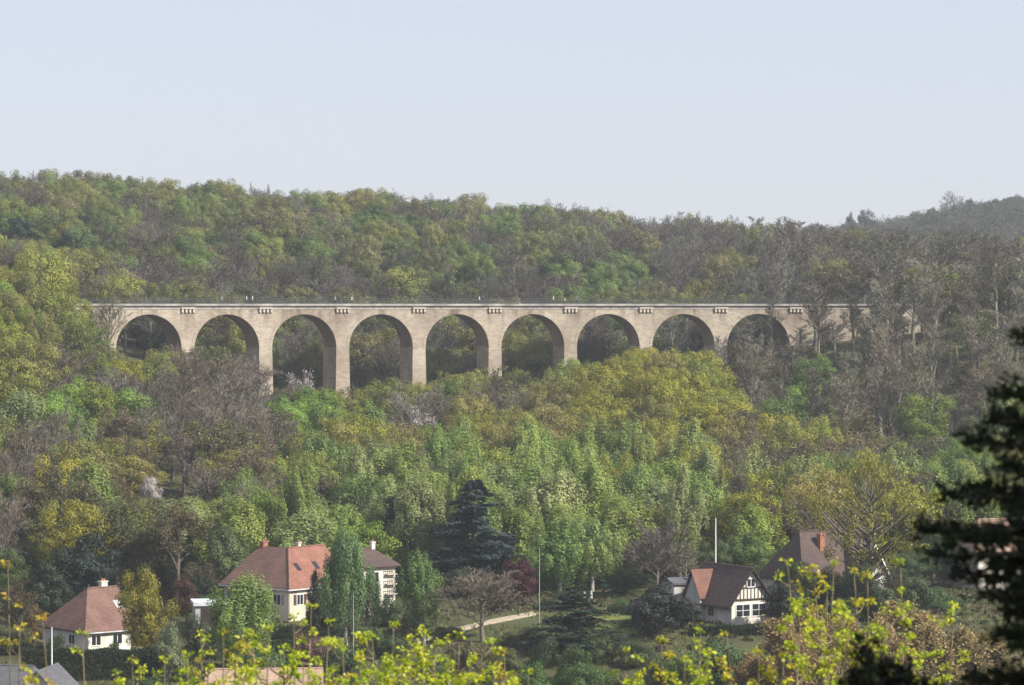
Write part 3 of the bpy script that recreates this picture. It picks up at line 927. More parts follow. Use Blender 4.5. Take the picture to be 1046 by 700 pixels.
for px_, shirt, lab, stv, off in WALKERS:
    key = (shirt, stv)
    if key not in bodies: bodies[key] = make_body('person', shirt, 'trousers_dark', (stv, stv * .8), 'hair_dark')
    s = s_of(px_, off * .45)
    b_, h_ = bodies[key]
    po = link('person', b_, None, vp(s, off * .45, ZDECK - .12), None)
    po.rotation_euler = (0, 0, float(np.interp(s, SS, ANG)) + (R(90) if rr.random() < .5 else R(-90)))
    sc_ = rr.uniform(1.0, 1.1) * (.88 if 'shorter' in lab else 1)
    po.scale = (sc_,) * 3
    tag(po, lab, 'person', 'walkers on the viaduct')
    link('hair', h_, po)

# ------------------------------------------------------------------ houses
def wallbox(P, x0, x1, y0, y1, z1, z0=-1.0, mi=0): P.box(x0, x1, y0, y1, z0, z1, mi)

def hip_roof(P, x0, x1, y0, y1, ze, zr, i0, i1, th=.2):
    """hipped (i>0) or gabled (i=0) roof, ridge along x"""
    ym = (y0 + y1) / 2
    A, B, C, D = (x0, y0, ze), (x1, y0, ze), (x1, y1, ze), (x0, y1, ze)
    E, G = (x0 + i0, ym, zr), (x1 - i1, ym, zr)
    roof_slab(P, [A, B, G, E], th); roof_slab(P, [C, D, E, G], th)
    if i0: roof_slab(P, [D, A, E], th)
    if i1: roof_slab(P, [B, C, G], th)
    P.prism([(E[0], ym - .14, zr - .02), (E[0], ym + .14, zr - .02), (E[0], ym, zr + .1)], (G[0] - E[0], 0, 0))

# house A: brown hipped roof with skylight; near corner at px 87
pA = at(87, 646, 396)
thA = R(40)
WA, LA, zeA, zrA = 11.2, 9.6, 2.75, 7.6
zA = pA.z - zeA
rotA = Matrix.Rotation(thA, 3, 'Z')
ctr = pA - rotA @ Vector((-LA / 2, -WA / 2, zeA))
hA = thing('house', 'white house under a broad brown tiled hip roof with a small skylight', 'house', (ctr.x, ctr.y, zA), thA)
P = Poly(); wallbox(P, -LA / 2 + .5, LA / 2 - .5, -WA / 2 + .5, WA / 2 - .5, zeA + .1)
wl = P.build('wall', M['white_wall'], hA)
P = Poly(); hip_roof(P, -LA / 2, LA / 2, -WA / 2, WA / 2, zeA, zrA, 3.9, 1.4)
rfA = P.build('roof', M['tile_brown'], hA)
slp = (zrA - zeA) / (WA / 2)
def on_front(x, f):      # point on the front slope, f from eave to ridge
    return (x, -WA / 2 + WA / 2 * f, zeA + (zrA - zeA) * f)
P = Poly()
q = [Vector(on_front(1.6, .50)), Vector(on_front(2.6, .50)), Vector(on_front(2.6, .66)), Vector(on_front(1.6, .66))]
P.prism([v + Vector((0, 0, .10)) for v in q], (0, 0, -.09))
P.build('skylight', M['zinc'], rfA)
chimney(rfA, 1.6, .3, zrA - .6, zrA + .6, .9, .7, 'white_wall', 2)
window(hA, (-2.9, -WA / 2 + .5, 1.0), (1, 0, 0), (0, -1, 0), 1.3, 1.15, 'white_paint', None)
window(hA, (.2, -WA / 2 + .5, 1.0), (1, 0, 0), (0, -1, 0), 1.3, 1.15, 'white_paint', None)
window(hA, (3.1, -WA / 2 + .5, .1), (1, 0, 0), (0, -1, 0), 1.6, 2.15, 'timber', None)
window(hA, (-LA / 2 + .5, -1.8, 1.0), (0, -1, 0), (-1, 0, 0), 1.3, 1.15, 'white_paint', None)
P = Poly(); P.box(-LA / 2 - .03, LA / 2 + .03, -WA / 2 - .12, -WA / 2 - .01, zeA - .24, zeA - .12); P.build('gutter', M['zinc'], hA)
P = Poly(); P.box(-LA / 2 + .55, LA / 2 - .55, -WA / 2 + .43, -WA / 2 + .499, -.9, .55); P.build('plinth', M['white_paint'], hA)

# house B: L-shaped, outer corner toward us
pB = at(295, 602, 418)
thB = R(50)
zeB, zrB, wB = 3.1, 7.95, 10.0
hB = thing('house', 'L-shaped cream house with an orange-red tiled roof on its sunny wing', 'house', (pB.x, pB.y, pB.z - zeB), thB)
LX, LY = 12.0, 11.2      # wing along local +x, wing along local +y, both starting at the corner (0,0)
P = Poly()
P.box(.5, LX - .5, .5, wB - .5, -1.2, zeB + .1)
P.box(.5, wB - .5, wB - .5, LY + 1.1, -1.2, zeB + .1)
P.build('wall', M['cream_wall'], hB)
LY2 = LY + 1.6
C0 = (wB / 2, wB / 2, zrB)
P = Poly()
roof_slab(P, [(0, 0, zeB), (LX, 0, zeB), (LX, wB / 2, zrB), C0])
roof_slab(P, [(LX, wB, zeB), (wB, wB, zeB), C0, (LX, wB / 2, zrB)])
i_ = 2.6
E_ = (wB / 2, LY2 - i_, zrB)
P2 = Poly()
roof_slab(P2, [(0, LY2, zeB), (0, 0, zeB), C0, E_])
roof_slab(P2, [(wB, wB, zeB), (wB, LY2, zeB), E_, C0])
roof_slab(P2, [(wB, LY2, zeB), (0, LY2, zeB), E_])
P.prism([(wB / 2, wB / 2 - .14, zrB - .02), (wB / 2, wB / 2 + .14, zrB - .02), (wB / 2, wB / 2, zrB + .1)], (LX - wB / 2, 0, 0))
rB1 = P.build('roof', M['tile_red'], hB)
rB2 = P2.build('roof', M['tile_brown'], hB)  # same tiles as the sunny wing; shade put into the darker colour
rB2['label'] = 'roof of the shaded wing, its shade painted in as dark brown'
P = Poly(); P.prism([(-.12, .02, zeB + .02), (.12, .02, zeB + .02), (0, -.05, zeB + .14)], (wB / 2, wB / 2, zrB - zeB)); P.build('hip_ridge', M['tile_dark'], rB1)
P = Poly(); P.box(LX - .5, LX - .3, .5, wB - .5, -1.2, zeB + .1)
P.prism([(LX - .45, .5, zeB), (LX - .45, wB - .5, zeB), (LX - .45, wB / 2, zrB - .3)], (.2, 0, 0)); P.build('gable_wall', M['cream_wall'], hB)
for xx in (3.9, 7.4):       # two small roof lights in the sunny slope
    P = Poly(); f0, f1 = .42, .60
    zz = lambda f: zeB + (zrB - zeB) * f
    P.prism([(xx, wB / 2 * f0, zz(f0) + .08), (xx + .75, wB / 2 * f0, zz(f0) + .08), (xx + .75, wB / 2 * f1, zz(f1) + .08), (xx, wB / 2 * f1, zz(f1) + .08)], (0, 0, -.07))
    P.build('roof_light', M['glass'], rB1)
chimney(rB2, wB / 2 + .2, wB / 2 + 4.6, zrB - .6, zrB + .5, .9, .7, 'brick', 2)
chimney(rB1, wB / 2 + 2.2, wB / 2 + .2, zrB - .6, zrB + .45, .5, .5, 'white_wall', 1)
window(hB, (2.6, .5, .9), (1, 0, 0), (0, -1, 0), 1.1, 1.3, 'white_paint', 'tile_dark')
window(hB, (6.6, .5, .9), (1, 0, 0), (0, -1, 0), 1.3, 1.3, 'white_paint', 'tile_dark')
window(hB, (.5, 2.6, .9), (0, -1, 0), (-1, 0, 0), 1.2, 1.3, 'white_paint', 'grey_paint')
window(hB, (.5, 6.3, .0), (0, -1, 0), (-1, 0, 0), 1.1, 2.1, 'timber', None, 1)
window(hB, (.5, 9.3, .9), (0, -1, 0), (-1, 0, 0), 1.4, 1.3, 'white_paint', 'grey_paint')
P = Poly(); P.box(.42, .499, 4.4, 5.6, -1, zeB - .1); P.build('brick_panel', M['brick'], hB)
P = Poly(); P.box(-.1, -.01, 0, LY2, zeB - .24, zeB - .1); P.box(0, LX, -.1, -.01, zeB - .24, zeB - .1); P.build('gutter', M['zinc'], hB)
# flat-roofed garage beside it
pG = at(214, 617, 414)
gG = thing('garage', 'low garage with a pale flat roof beside the L-shaped house', 'garage', (pG.x, pG.y, pG.z - 2.3), R(10))
P = Poly(); P.box(-2.0, 2.0, -2.6, 2.6, -1, 2.3); P.build('wall', M['grey_wall'], gG)
P = Poly(); P.box(-2.25, 2.25, -2.9, 2.9, 2.303, 2.75); P.build('roof', M['zinc'], gG)
P = Poly(); P.box(-1.3, 1.3, -2.66, -2.603, -.2, 1.95); P.build('door', M['timber'], gG)

# house C: tall narrow white wall seen between birches
pC = at(393, 577, 424)
hC = thing('house', 'tall white house with dark balcony rails and a dark roof, half hidden by birches', 'house', (pC.x, pC.y, pC.z - 5.0), R(38))
P = Poly(); P.box(-3.4, 1.7, -.0, 6.5, -2, 5.0); P.build('wall', M['white_wall'], hC)
P = Poly(); hip_roof(P, -3.9, 2.2, -.6, 7.1, 4.95, 7.0, 1.8, 1.8); rC = P.build('roof', M['tile_dark'], hC)
chimney(rC, .3, 3.2, 6.2, 7.7, .55, .5, 'white_wall', 1)
for zz in (1.1, 2.4, 3.7):
    bal = Poly(); bal.box(.0, 1.6, -.62, -.02, zz, zz + .12)
    bo = bal.build('balcony', M['corbel'], hC)
    P = Poly()
    for q in np.arange(0.05, 1.6, .28): P.box(q, q + .05, -.6, -.56, zz + .122, zz + .85)
    P.box(0, 1.6, -.61, -.55, zz + .852, zz + .92); P.build('rail', M['timber'], bo)
window(hC, (-1.6, 0, 2.8), (1, 0, 0), (0, -1, 0), 1.2, 1.3)
window(hC, (-1.6, 0, .2), (1, 0, 0), (0, -1, 0), 1.2, 1.3)

# house D: half-timbered gable facing us
pD = at(767, 637, 402)
thD = R(32)
hD = thing('house', 'small white half-timbered gable house with dark roof and a wide ground-floor window', 'house', (pD.x, pD.y, pD.z), thD)
wD, LD, zeD, zrD = 5.9, 9.6, 2.95, 7.0
P = Poly(); P.box(-wD / 2, wD / 2, 0, LD, -1.5, zeD); P.prism([(-wD / 2, 0, zeD), (wD / 2, 0, zeD), (0, 0, zrD - .35)], (0, LD, 0)); P.build('wall', M['white_wall'], hD)
P = Poly(); ov = .55
for s_ in (-1, 1):
    sl_ = (zrD - zeD) / (wD / 2)
    roof_slab(P, [(0, -ov, zrD), (0, LD + ov, zrD), (s_ * (wD / 2 + .75), LD + ov, zeD - sl_ * .75 + .25), (s_ * (wD / 2 + .75), -ov, zeD - sl_ * .75 + .25)], .2)
P.prism([(-.14, -ov, zrD - .02), (.14, -ov, zrD - .02), (0, -ov, zrD + .1)], (0, LD + 2 * ov, 0))
rD = P.build('roof', M['tile_dark'], hD)
P = Poly()
for s_ in (-1, 1):      # barge boards
    P.prism([(0, -ov - .05, zrD - .02), (0, -ov - .05, zrD - .3), (s_ * (wD / 2 + .78), -ov - .05, zeD - sl_ * .78 - .05), (s_ * (wD / 2 + .78), -ov - .05, zeD - sl_ * .78 + .25)], (0, .045, 0))
P.build('barge_board', M['timber'], rD)
P = Poly()              # timber framing of the gable
P.box(-wD / 2 - .02, wD / 2 + .02, -.06, -.003, zeD - .10, zeD + .16)
P.box(-1.75, 1.75, -.06, -.003, zeD + 1.42, zeD + 1.6)
for xx in np.linspace(-2.2, 2.2, 9): P.box(xx - .06, xx + .06, -.05, -.002, zeD + .161, min(zeD + 1.419, zeD + .161 + (wD / 2 - abs(xx)) * 1.1))
for xx in (-.75, .75): P.box(xx - .08, xx + .08, -.055, -.002, zeD + 1.601, zeD + 2.5)
P.build('timber_frame', M['timber'], hD)
window(hD, (0, 0, zeD + 1.65), (1, 0, 0), (0, -1, 0), 1.15, .95, 'white_paint', None, 2)
window(hD, (-1.22, 0, .95), (1, 0, 0), (0, -1, 0), 2.05, 1.45, 'white_paint', None, 2, 2)
window(hD, (1.22, 0, .95), (1, 0, 0), (0, -1, 0), 2.05, 1.45, 'white_paint', None, 2, 2)
window(hD, (-wD / 2, 4.4, .9), (0, -1, 0), (-1, 0, 0), .9, 1.3, 'timber', None, 1)
# cross wing with an orange tiled slope
cw = Poly(); cy0, cy1, cxx = 5.4, 9.2, -4.0
zrW = 6.4
ym = (cy0 + cy1) / 2
cw.box(cxx + .3, -wD / 2 - .003, cy0 + .3, cy1 - .3, -1.5, zeD); cw.prism([(cxx + .3, cy0 + .3, zeD), (cxx + .3, cy1 - .3, zeD), (cxx + .3, ym, zrW - .45)], (.25, 0, 0))
cw.build('cross_wing_wall', M['grey_wall'], hD)
P = Poly()
roof_slab(P, [(cxx, ym, zrW), (-.3, ym, zrW - .03), (-wD / 2 - .2, cy0, zeD + .05), (cxx, cy0, zeD + .05)], .2)
roof_slab(P, [(cxx, ym, zrW), (-.3, ym, zrW - .03), (-wD / 2 - .2, cy1, zeD + .05), (cxx, cy1, zeD + .05)], .2)
oD = P.build('roof', M['tile_wing'], hD); oD['label'] = 'small orange-red roof of the cross wing'

# grey outbuilding by the gable house
pI = at(698, 592, 412)
oI = thing('outbuilding', 'plain grey-walled outbuilding beside the half-timbered gable house', 'outbuilding', (pI.x, pI.y, pI.z - 2.9), R(15))
P = Poly(); P.box(-1.9, 1.9, -2, 2, -1.6, 2.6); P.build('wall', M['grey_wall'], oI)
P = Poly(); hip_roof(P, -2.2, 2.2, -2.3, 2.3, 2.6, 3.1, 0, 0, .15); P.build('roof', M['slate'], oI)
window(oI, (.2, -2, .9), (1, 0, 0), (0, -1, 0), .9, 1.0)

# house E: large brown roof and white gable behind the blurred shoots
pE = at(838, 606, 428)
hE = thing('house', 'large dark-roofed house with red chimney and white bargeboarded gable', 'house', (pE.x, pE.y, pE.z), R(35))
P = Poly(); P.box(-6.5, 6.0, -4.2, 4.2, -2, 2.4); P.build('wall', M['white_wall'], hE)
P = Poly(); hip_roof(P, -7.2, 6.6, -4.9, 4.9, 2.3, 8.3, 3.6, 0); rE = P.build('roof', M['tile_dark'], hE)
chimney(rE, -1.4, -1.7, 5.2, 7.9, .75, .7, 'brick', 1)
gw = Poly(); gx0 = 3.0          # front gable wing
gw.box(gx0 - 2.4, gx0 + 2.4, -7.0, -4.203, -2, 2.6); gw.prism([(gx0 - 2.4, -7.0, 2.6), (gx0 + 2.4, -7.0, 2.6), (gx0, -7.0, 6.6)], (0, 3.5, 0)); gw.build('gable_wall', M['white_wall'], hE)
P = Poly()
for s_ in (-1, 1): roof_slab(P, [(gx0, -7.5, 7.0), (gx0, -.8, 7.0), (gx0 + s_ * 3.0, -4.4, 2.1), (gx0 + s_ * 3.0, -7.5, 2.1)], .2)
r2 = P.build('roof', M['tile_dark'], hE)
P = Poly()
for s_ in (-1, 1): P.prism([(gx0, -7.55, 7.02), (gx0, -7.55, 6.6), (gx0 + s_ * 3.0, -7.55, 1.75), (gx0 + s_ * 3.0, -7.55, 2.1)], (0, .045, 0))
P.build('barge_board', M['white_paint'], r2)
window(hE, (gx0, -7.0, 3.4), (1, 0, 0), (0, -1, 0), 1.3, 1.4, 'white_paint', 'tile_dark')
window(hE, (gx0, -7.0, .5), (1, 0, 0), (0, -1, 0), 1.8, 1.5, 'white_paint', None)
window(hE, (-4.2, -4.2, .6), (1, 0, 0), (0, -1, 0), 1.3, 1.3, 'white_paint', None)
# white gate pillars beyond it
for i, (px_, hh) in enumerate(((891, 2.9), (900, 2.7))):
    b = at(px_, 613, 415)
    gp = Poly(); gp.box(-.38, .38, -.38, .38, -1, hh)
    o_ = gp.build('gate_pillar', M['white_paint'])
    o_.location = (b.x, b.y, b.z)
    tag(o_, ('wider', 'narrower')[i] + ' of two white gate pillars under the spreading oak', 'pillar', 'white gate pillars')
    c_ = Poly(); c_.hexa([(-.46, -.46, hh + .002), (.46, -.46, hh + .002), (.46, .46, hh + .002), (-.46, .46, hh + .002)], [(-.2, -.2, hh + .3), (.2, -.2, hh + .3), (.2, .2, hh + .3), (-.2, .2, hh + .3)])
    c_.build('pillar_cap', M['white_paint'], o_)
    if i: o_.scale = (.7, .7, 1)

# house F: pale gable at the very bottom
pF = at(38, 685, 360)
hF = thing('house', 'grey slate roof with a small pale gable below the dark hedge', 'house', (pF.x, pF.y, gz(pF.x, pF.y)), R(-8))
zf = pF.z - gz(pF.x, pF.y)
P = Poly(); P.box(-2.1, 2.1, 0, 8, -1, zf - 2.3); P.prism([(-2.1, 0, zf - 2.3), (2.1, 0, zf - 2.3), (0, 0, zf - .25)], (0, 8, 0)); P.build('wall', M['grey_wall'], hF)
P = Poly()
for s_ in (-1, 1): roof_slab(P, [(0, -.35, zf), (0, 8.3, zf), (s_ * 2.6, 8.3, zf - 2.55), (s_ * 2.6, -.35, zf - 2.55)], .16)
P.build('roof', M['slate'], hF)
P = Poly(); hip_roof(P, -9, -.5, 2.5, 8.5, zf - 2.4, zf - .1, 0, 1.5, .16); P.build('wing_roof', M['slate'], hF)
P = Poly(); P.box(-8.6, -2.102, 2.9, 8.1, -1, zf - 2.4); P.build('wing_wall', M['grey_wall'], hF)
window(hF, (0, 0, zf - 3.9), (1, 0, 0), (0, -1, 0), 1.1, 1.2)

# house G: old pinkish roof at the bottom centre
pG2 = at(270, 683, 362)
zg2 = gz(pG2.x, pG2.y); zr2 = pG2.z - zg2
hG = thing('house', 'house showing only its old pinkish tiled roof behind the yellow-green shoots', 'house', (pG2.x, pG2.y, zg2), R(4))
P = Poly(); P.box(-6, 6, -3.6, 3.6, -1, zr2 - 3.0); P.build('wall', M['white_wall'], hG)
P = Poly(); hip_roof(P, -6.6, 6.6, -4.2, 4.2, zr2 - 3.05, zr2, 0, 0); rG = P.build('roof', M['tile_old'], hG)
P = Poly()
for s_ in (-1, 1):
    P.prism([(s_ * 6, -3.6, zr2 - 3), (s_ * 6, 3.6, zr2 - 3), (s_ * 6, 0, zr2 - .35)], (-s_ * .2, 0, 0))
P.build('gable_wall', M['white_wall'], hG)
chimney(rG, 5.2, .2, zr2 - .4, zr2 + .35, .35, .35, 'white_wall', 0)
window(hG, (-2, -3.6, .8), (1, 0, 0), (0, -1, 0), 1.2, 1.2); window(hG, (2, -3.6, .8), (1, 0, 0), (0, -1, 0), 1.2, 1.2)

# house H: behind the dark yew
pH = at(1020, 560, 440)
hH = thing('house', 'house with a dusty pink roof glimpsed through the dark yew branches', 'house', (pH.x, pH.y, pH.z - 2.6), R(20))
P = Poly(); P.box(-5, 5, -3.6, 3.6, -3, 2.6); P.build('wall', M['white_wall'], hH)
P = Poly(); hip_roof(P, -5.6, 5.6, -4.2, 4.2, 2.55, 6.6, 2.5, 2.5); rH = P.build('roof', M['tile_old'], hH)
window(hH, (-2, -3.6, .8), (1, 0, 0), (0, -1, 0), 1.3, 1.3); window(hH, (2, -3.6, .8), (1, 0, 0), (0, -1, 0), 1.3, 1.3)

def aerial(parent, x, y, z, h):
    P = Poly(); P.box(x - .025, x + .025, y - .025, y + .025, z, z + h)
    for q in (.55, .7, .85, .97): P.box(x - .45 * q, x + .45 * q, y + .026, y + .05, z + h * q - .012, z + h * q + .012)
    P.build('aerial', M['iron'], parent)
def downpipe(parent, x, y, z0, z1):
    P = Poly(); P.box(x - .05, x + .05, y - .05, y + .05, z0, z1); P.build('downpipe', M['zinc'], parent)
aerial(rfA, 2.2, .3, zrA - .2, 2.4)
aerial(rB1, wB / 2 + 3.4, wB / 2 + .3, zrB - .2, 2.0)
aerial(rD, .2, 6.0, zrD - .2, 1.8)
downpipe(hA, -LA / 2 + .62, -WA / 2 + .44, -.8, zeA - .25); downpipe(hB, .62, .44, -1, zeB - .25); downpipe(hB, LX - .8, .44, -1, zeB - .25); downpipe(hD, -wD / 2 - .06, .5, -1, zeD - .8)

# ------------------------------------------------------------------ garden: path, wall, poles, posts, lawn, net
def on_ground(px_, D_):
    x = (px_ - 523) / F * D_
    return Vector((x, D_, gz(x, D_)))
lane = [at(425, 655, 399), at(448, 648, 402), at(470, 642, 405.5), at(492, 637, 408.5), at(512, 633, 411), at(550, 626, 416)]
P = Poly()
for a, b in zip(lane[:-1], lane[1:]):
    P.hexa([a + Vector((0, 0, -1.2)), b + Vector((0, 0, -1.2)), b + Vector((.05, .4, -1.2)), a + Vector((.05, .4, -1.2))], [a, b, b + Vector((.05, .4, 0)), a + Vector((.05, .4, 0))])
lw = P.build('garden_wall', M['gravel'])
tag(lw, 'low pale stone garden wall climbing past the round bare tree', 'wall')
P = Poly()
for a, b in zip(lane[:-1], lane[1:]):
    q = [a + Vector((.06, .45, 0)), b + Vector((.06, .45, 0)), b + Vector((-.5, 2.4, 0)), a + Vector((-.5, 2.4, 0))]
    for v in q: v.z = gz(v.x, v.y) + .12
    P.hexa([v - Vector((0, 0, .4)) for v in q], q)
tag(P.build('garden_path', M['gravel']), kind='structure')
def post(px_, pyb, D_, h_, r_, mat, label, name='post', cat='post', group=None, tip=None):
    b = at(px_, pyb, D_)
    g_ = Geo(); rng = np.random.default_rng(3)
    polytube(g_, [[0, 0, -2.5], [0, 0, h_ * .5], [0, 0, h_]], [r_, r_ * .85, r_ * .6], 8)
    o_ = link(name, g_.mesh(name, [M[mat]], True), None, b)
    tag(o_, label, cat, group)
    if tip:
        P_ = Poly(); P_.box(-.06, .5, -.08, .08, h_ - .02, h_ + .1); P_.build('lamp_head', M['grey_paint'], o_)
    return o_
post(361, 668, 384, 7.3, .06, 'grey_paint', 'thin grey pole in front of the tall column birch', 'pole', 'pole', 'slim poles among the gardens')
post(551, 622, 404, 7.6, .06, 'grey_paint', 'thin grey pole beside the purple-leaved beech', 'pole', 'pole', 'slim poles among the gardens')
post(53, 690, 375, 5.6, .09, 'white_paint', 'short white pole in front of the dark hedge by the slate roof', 'pole', 'pole', 'slim poles among the gardens')
post(731, 584, 420, 7.0, .10, 'white_paint', 'white mast rising behind the half-timbered gable house', 'mast', 'mast')
gp = post(434, 655, 398, .9, .16, 'white_paint', 'short white post at the low end of the pale garden wall')
for i, px_ in enumerate((597, 604)):
    post(px_, 612, 428, 1.0, .2, 'white_paint', ('shorter', 'taller')[i] + ' of two stubby white posts under the pale birches', group='stubby white posts').scale = (1, 1, 1 + .12 * i)
# lawn patches: short grass on the ground
M['lawn'] = noisy_mat('lawn', (0.10, 0.125, 0.03), (0.17, 0.18, 0.05), 0.8, 0.95)
def lawn(px0, px1, D0, D1, name):
    g_ = Geo(); nn = 9
    xs = np.linspace(0, 1, nn); V = []
    for v in xs:
        for u in xs:
            D_ = D0 + (D1 - D0) * v
            x = ((px0 + (px1 - px0) * u) - 523) / F * D_
            V.append((x, D_, gz(x, D_) + .08))
    Q = [(j * nn + i, j * nn + i + 1, (j + 1) * nn + i + 1, (j + 1) * nn + i) for j in range(nn - 1) for i in range(nn - 1)]
    g_.add(V, Q)
    tag(link(name, g_.mesh(name, [M['lawn']])), kind='structure')
lawn(600, 652, 397, 412, 'lawn')
lawn(262, 296, 392, 408, 'lawn')
# green netting fence
a, b = at(578, 605, 438), at(624, 599, 444)
nf = thing('net_fence', 'low teal green netting fence behind the two stubby white posts', 'fence', (a.x, a.y, a.z))
P = Poly(); d = b - a
P.prism([(0, 0, .1), tuple(d + Vector((0, 0, .1))), tuple(d + Vector((0, 0, .55))), (0, 0, .55)], (0, .03, 0)); P.build('netting', M['green_net'], nf)
for t in np.linspace(0, 1, 6):
    q = d * t; P = Poly(); P.box(q.x - .04, q.x + .04, q.y + .031, q.y + .1, q.z - 2, q.z + .6); P.build('fence_post', M['timber'], nf)

# ------------------------------------------------------------------ single trees and shrubs
def place(kind, x, y, h, wd, colr, label, group=None, name=None, cat=None, parts=True, rng=random, var=None, zoff=-.25, rz=None):
    lst = PROTO[kind]
    tm, cm, am, H, W = lst[rng.randrange(len(lst)) if var is None else var % len(lst)]
    z = gz(x, y) + zoff
    sc_ = (wd / W, wd / W, h / H)
    rz = rng.uniform(0, 6.28) if rz is None else rz
    name = name or NAME[kind]; cat = cat or CAT[kind]
    if parts:
        o_ = thing(name, label, cat, (x, y, z), rz, group)
        o_.scale = sc_
        t = link('trunk', tm, o_); c = link('crown', cm, o_)
        t.color = c.color = (*colr, 1)
    else:
        o_ = link(name, am, None, (x, y, z), rz)
        o_.scale = sc_; o_.color = (*colr, 1)
        tag(o_, label, cat, group)
    return o_
def special(kind, px_, pytop, wpx, D_, colr, label, **kw):
    x = (px_ - 523) / F * D_
    if kind in ('leafy', 'birch', 'oak', 'open', 'column', 'shrub') and kw.get('name') not in ('blossoming_tree', 'copper_beech', 'pine_tree'): colr = tuple(c * 1.4 for c in colr)
    zt = at(px_, pytop, D_).z
    h = zt - gz(x, D_) + .25
    return place(kind, x, D_, h, wpx * D_ / F, colr, label, rng=random.Random(int(px_ * 7 + D_)), **kw)

FRESH, FRESH2, DEEP = (.19, .28, .045), (.25, .285, .04), (.125, .185, .04)
GOLD, OLIVE, OCHRE = (.27, .265, .032), (.20, .215, .042), (.25, .23, .065)
BGREEN, SGREEN, SILV = (.21, .285, .075), (.25, .30, .07), (.265, .305, .115)
DARKC, BLUEC = (.018, .030, .020), (.028, .042, .042)
special('leafy', 148, 580, 54, 390, (.17, .155, .022), 'golden-green young tree with a bare dark trunk standing before the skylight house', var=1)
special('birch', 246, 586, 84, 386, (.14, .20, .05), 'dense rounded bright green tree in front of the L-shaped house', var=0)
special('birch', 353, 541, 60, 400, (.10, .16, .06), 'tall column-shaped bluish green birch beside the orange roof', var=0)
special('birch', 429, 563, 50, 404, (.11, .17, .05), 'pointed green birch in front of the white house with balcony rails', var=1)
special('birch', 232, 538, 66, 440, (.105, .135, .055), 'pale silvery green birch behind the flat-roofed garage', var=2)
special('birch', 572, 530, 74, 434, (.13, .20, .055), 'darker of the two pale birches above the white posts', var=3, group='pale birches above the white posts')
special('birch', 605, 527, 66, 437, (.18, .235, .07), 'lighter of the two pale birches above the white posts', var=0, group='pale birches above the white posts')
special('cedar', 485, 491, 112, 440, BLUEC, 'large blue-grey cedar with level tiered boughs', var=0)
special('pine', 409, 505, 58, 452, DARKC, 'dark pine standing behind the white house with balcony rails', var=0)
special('pine', 84, 545, 78, 428, DARKC, 'dark spreading pine behind the skylight house', var=1)
special('pine', 45, 575, 50, 420, (.03, .045, .025), 'smaller dark pine at the shaded end of the skylight house', var=0)
special('cedar', 588, 603, 112, 391, (.022, .04, .024), 'broad low dark conifer in front of the sunny lawn', var=1)
special('pine', 672, 596, 76, 396, (.03, .034, .026), 'dark bushy conifer beside the grey outbuilding', var=1)
special('leafy', 530, 571, 46, 420, (.078, .026, .032), 'round purple-leaved beech beside a thin grey pole', var=2, cat='beech tree', name='copper_beech')
special('fine', 493, 583, 96, 398, (.16, .135, .105), 'round leafless grey-brown tree in front of the pale garden wall', var=1)
special('fine', 673, 529, 76, 428, (.15, .128, .112), 'big leafless grey tree behind the dark bushy conifer', var=2)
special('leafy', 187, 587, 36, 424, (.065, .034, .02), 'small rusty red tree between the skylight house and the garage', var=3)
special('column', 322, 582, 17, 413, (.014, .022, .012), 'dark narrow cypress against the orange roof', name='cypress_tree', cat='cypress')
special('open', 888, 462, 134, 411, (.16, .155, .022), 'wide open-crowned oak with yellow young leaves above the white gate pillars', var=0)
special('column', 737, 472, 11, 470, (.16, .15, .03), 'thin yellow-green poplar directly above the white mast', name='poplar_tree', cat='poplar')
special('column', 977, 356, 10, 632, (.2, .19, .08), 'thin pale yellow poplar among the leafless forest trees', name='poplar_tree', cat='poplar')
special('leafy', 765, 545, 52, 440, (.085, .125, .035), 'green tree just behind the ridge of the half-timbered gable house', var=1)
special('leafy', 800, 508, 62, 470, (.085, .135, .035), 'rounded fresh green tree behind the brown-roofed house with a red chimney', var=2)
special('leafy', 945, 402, 72, 590, (.115, .15, .022), 'bright green dome-shaped tree below the leafless forest', var=0)
special('leafy', 312, 396, 68, 622, (.09, .145, .02), 'vivid green tree just under the third arch', var=1)
special('pine', 800, 596, 48, 398, (.022, .028, .02), 'dark dense evergreen filling the gap beside the half-timbered gable', var=0)
special('oak', 42, 256, 74, 640, OLIVE, 'olive green oak rising over the hidden end of the deck', var=2)
special('oak', 76, 302, 52, 638, OLIVE, 'olive oak masking the pier before the first arch', var=0)
special('bare', 112, 300, 50, 641, (.17, .155, .10), 'thin leafless tree veiling the near side of the first arch', var=3)
special('budding', 88, 322, 40, 634, (.16, .165, .05), 'budding tree at the foot of the pier before the first arch', var=0)
special('oak', 122, 283, 84, 706, OLIVE, 'olive green oak just behind the deck above the first arch', var=3)
for i, (px_, pt, wp, D_, kind, lab) in enumerate(((154, 487, 26, 520, 'leafy', 'white blossoming tree in the wood above the skylight house'), (206, 490, 24, 522, 'budding', 'thin pinkish-white blossoming tree in the wood above the garage'),
        (311, 379, 32, 655, 'budding', 'white blossoming tree at the foot of the third arch'), (430, 415, 34, 610, 'budding', 'whitish blossoming tree in the olive wood below the fourth arch'))):
    special(kind, px_, pt, wp, D_, (.52, .47, .46), lab, var=i, name='blossoming_tree', cat='blossoming tree', group='blossoming trees')
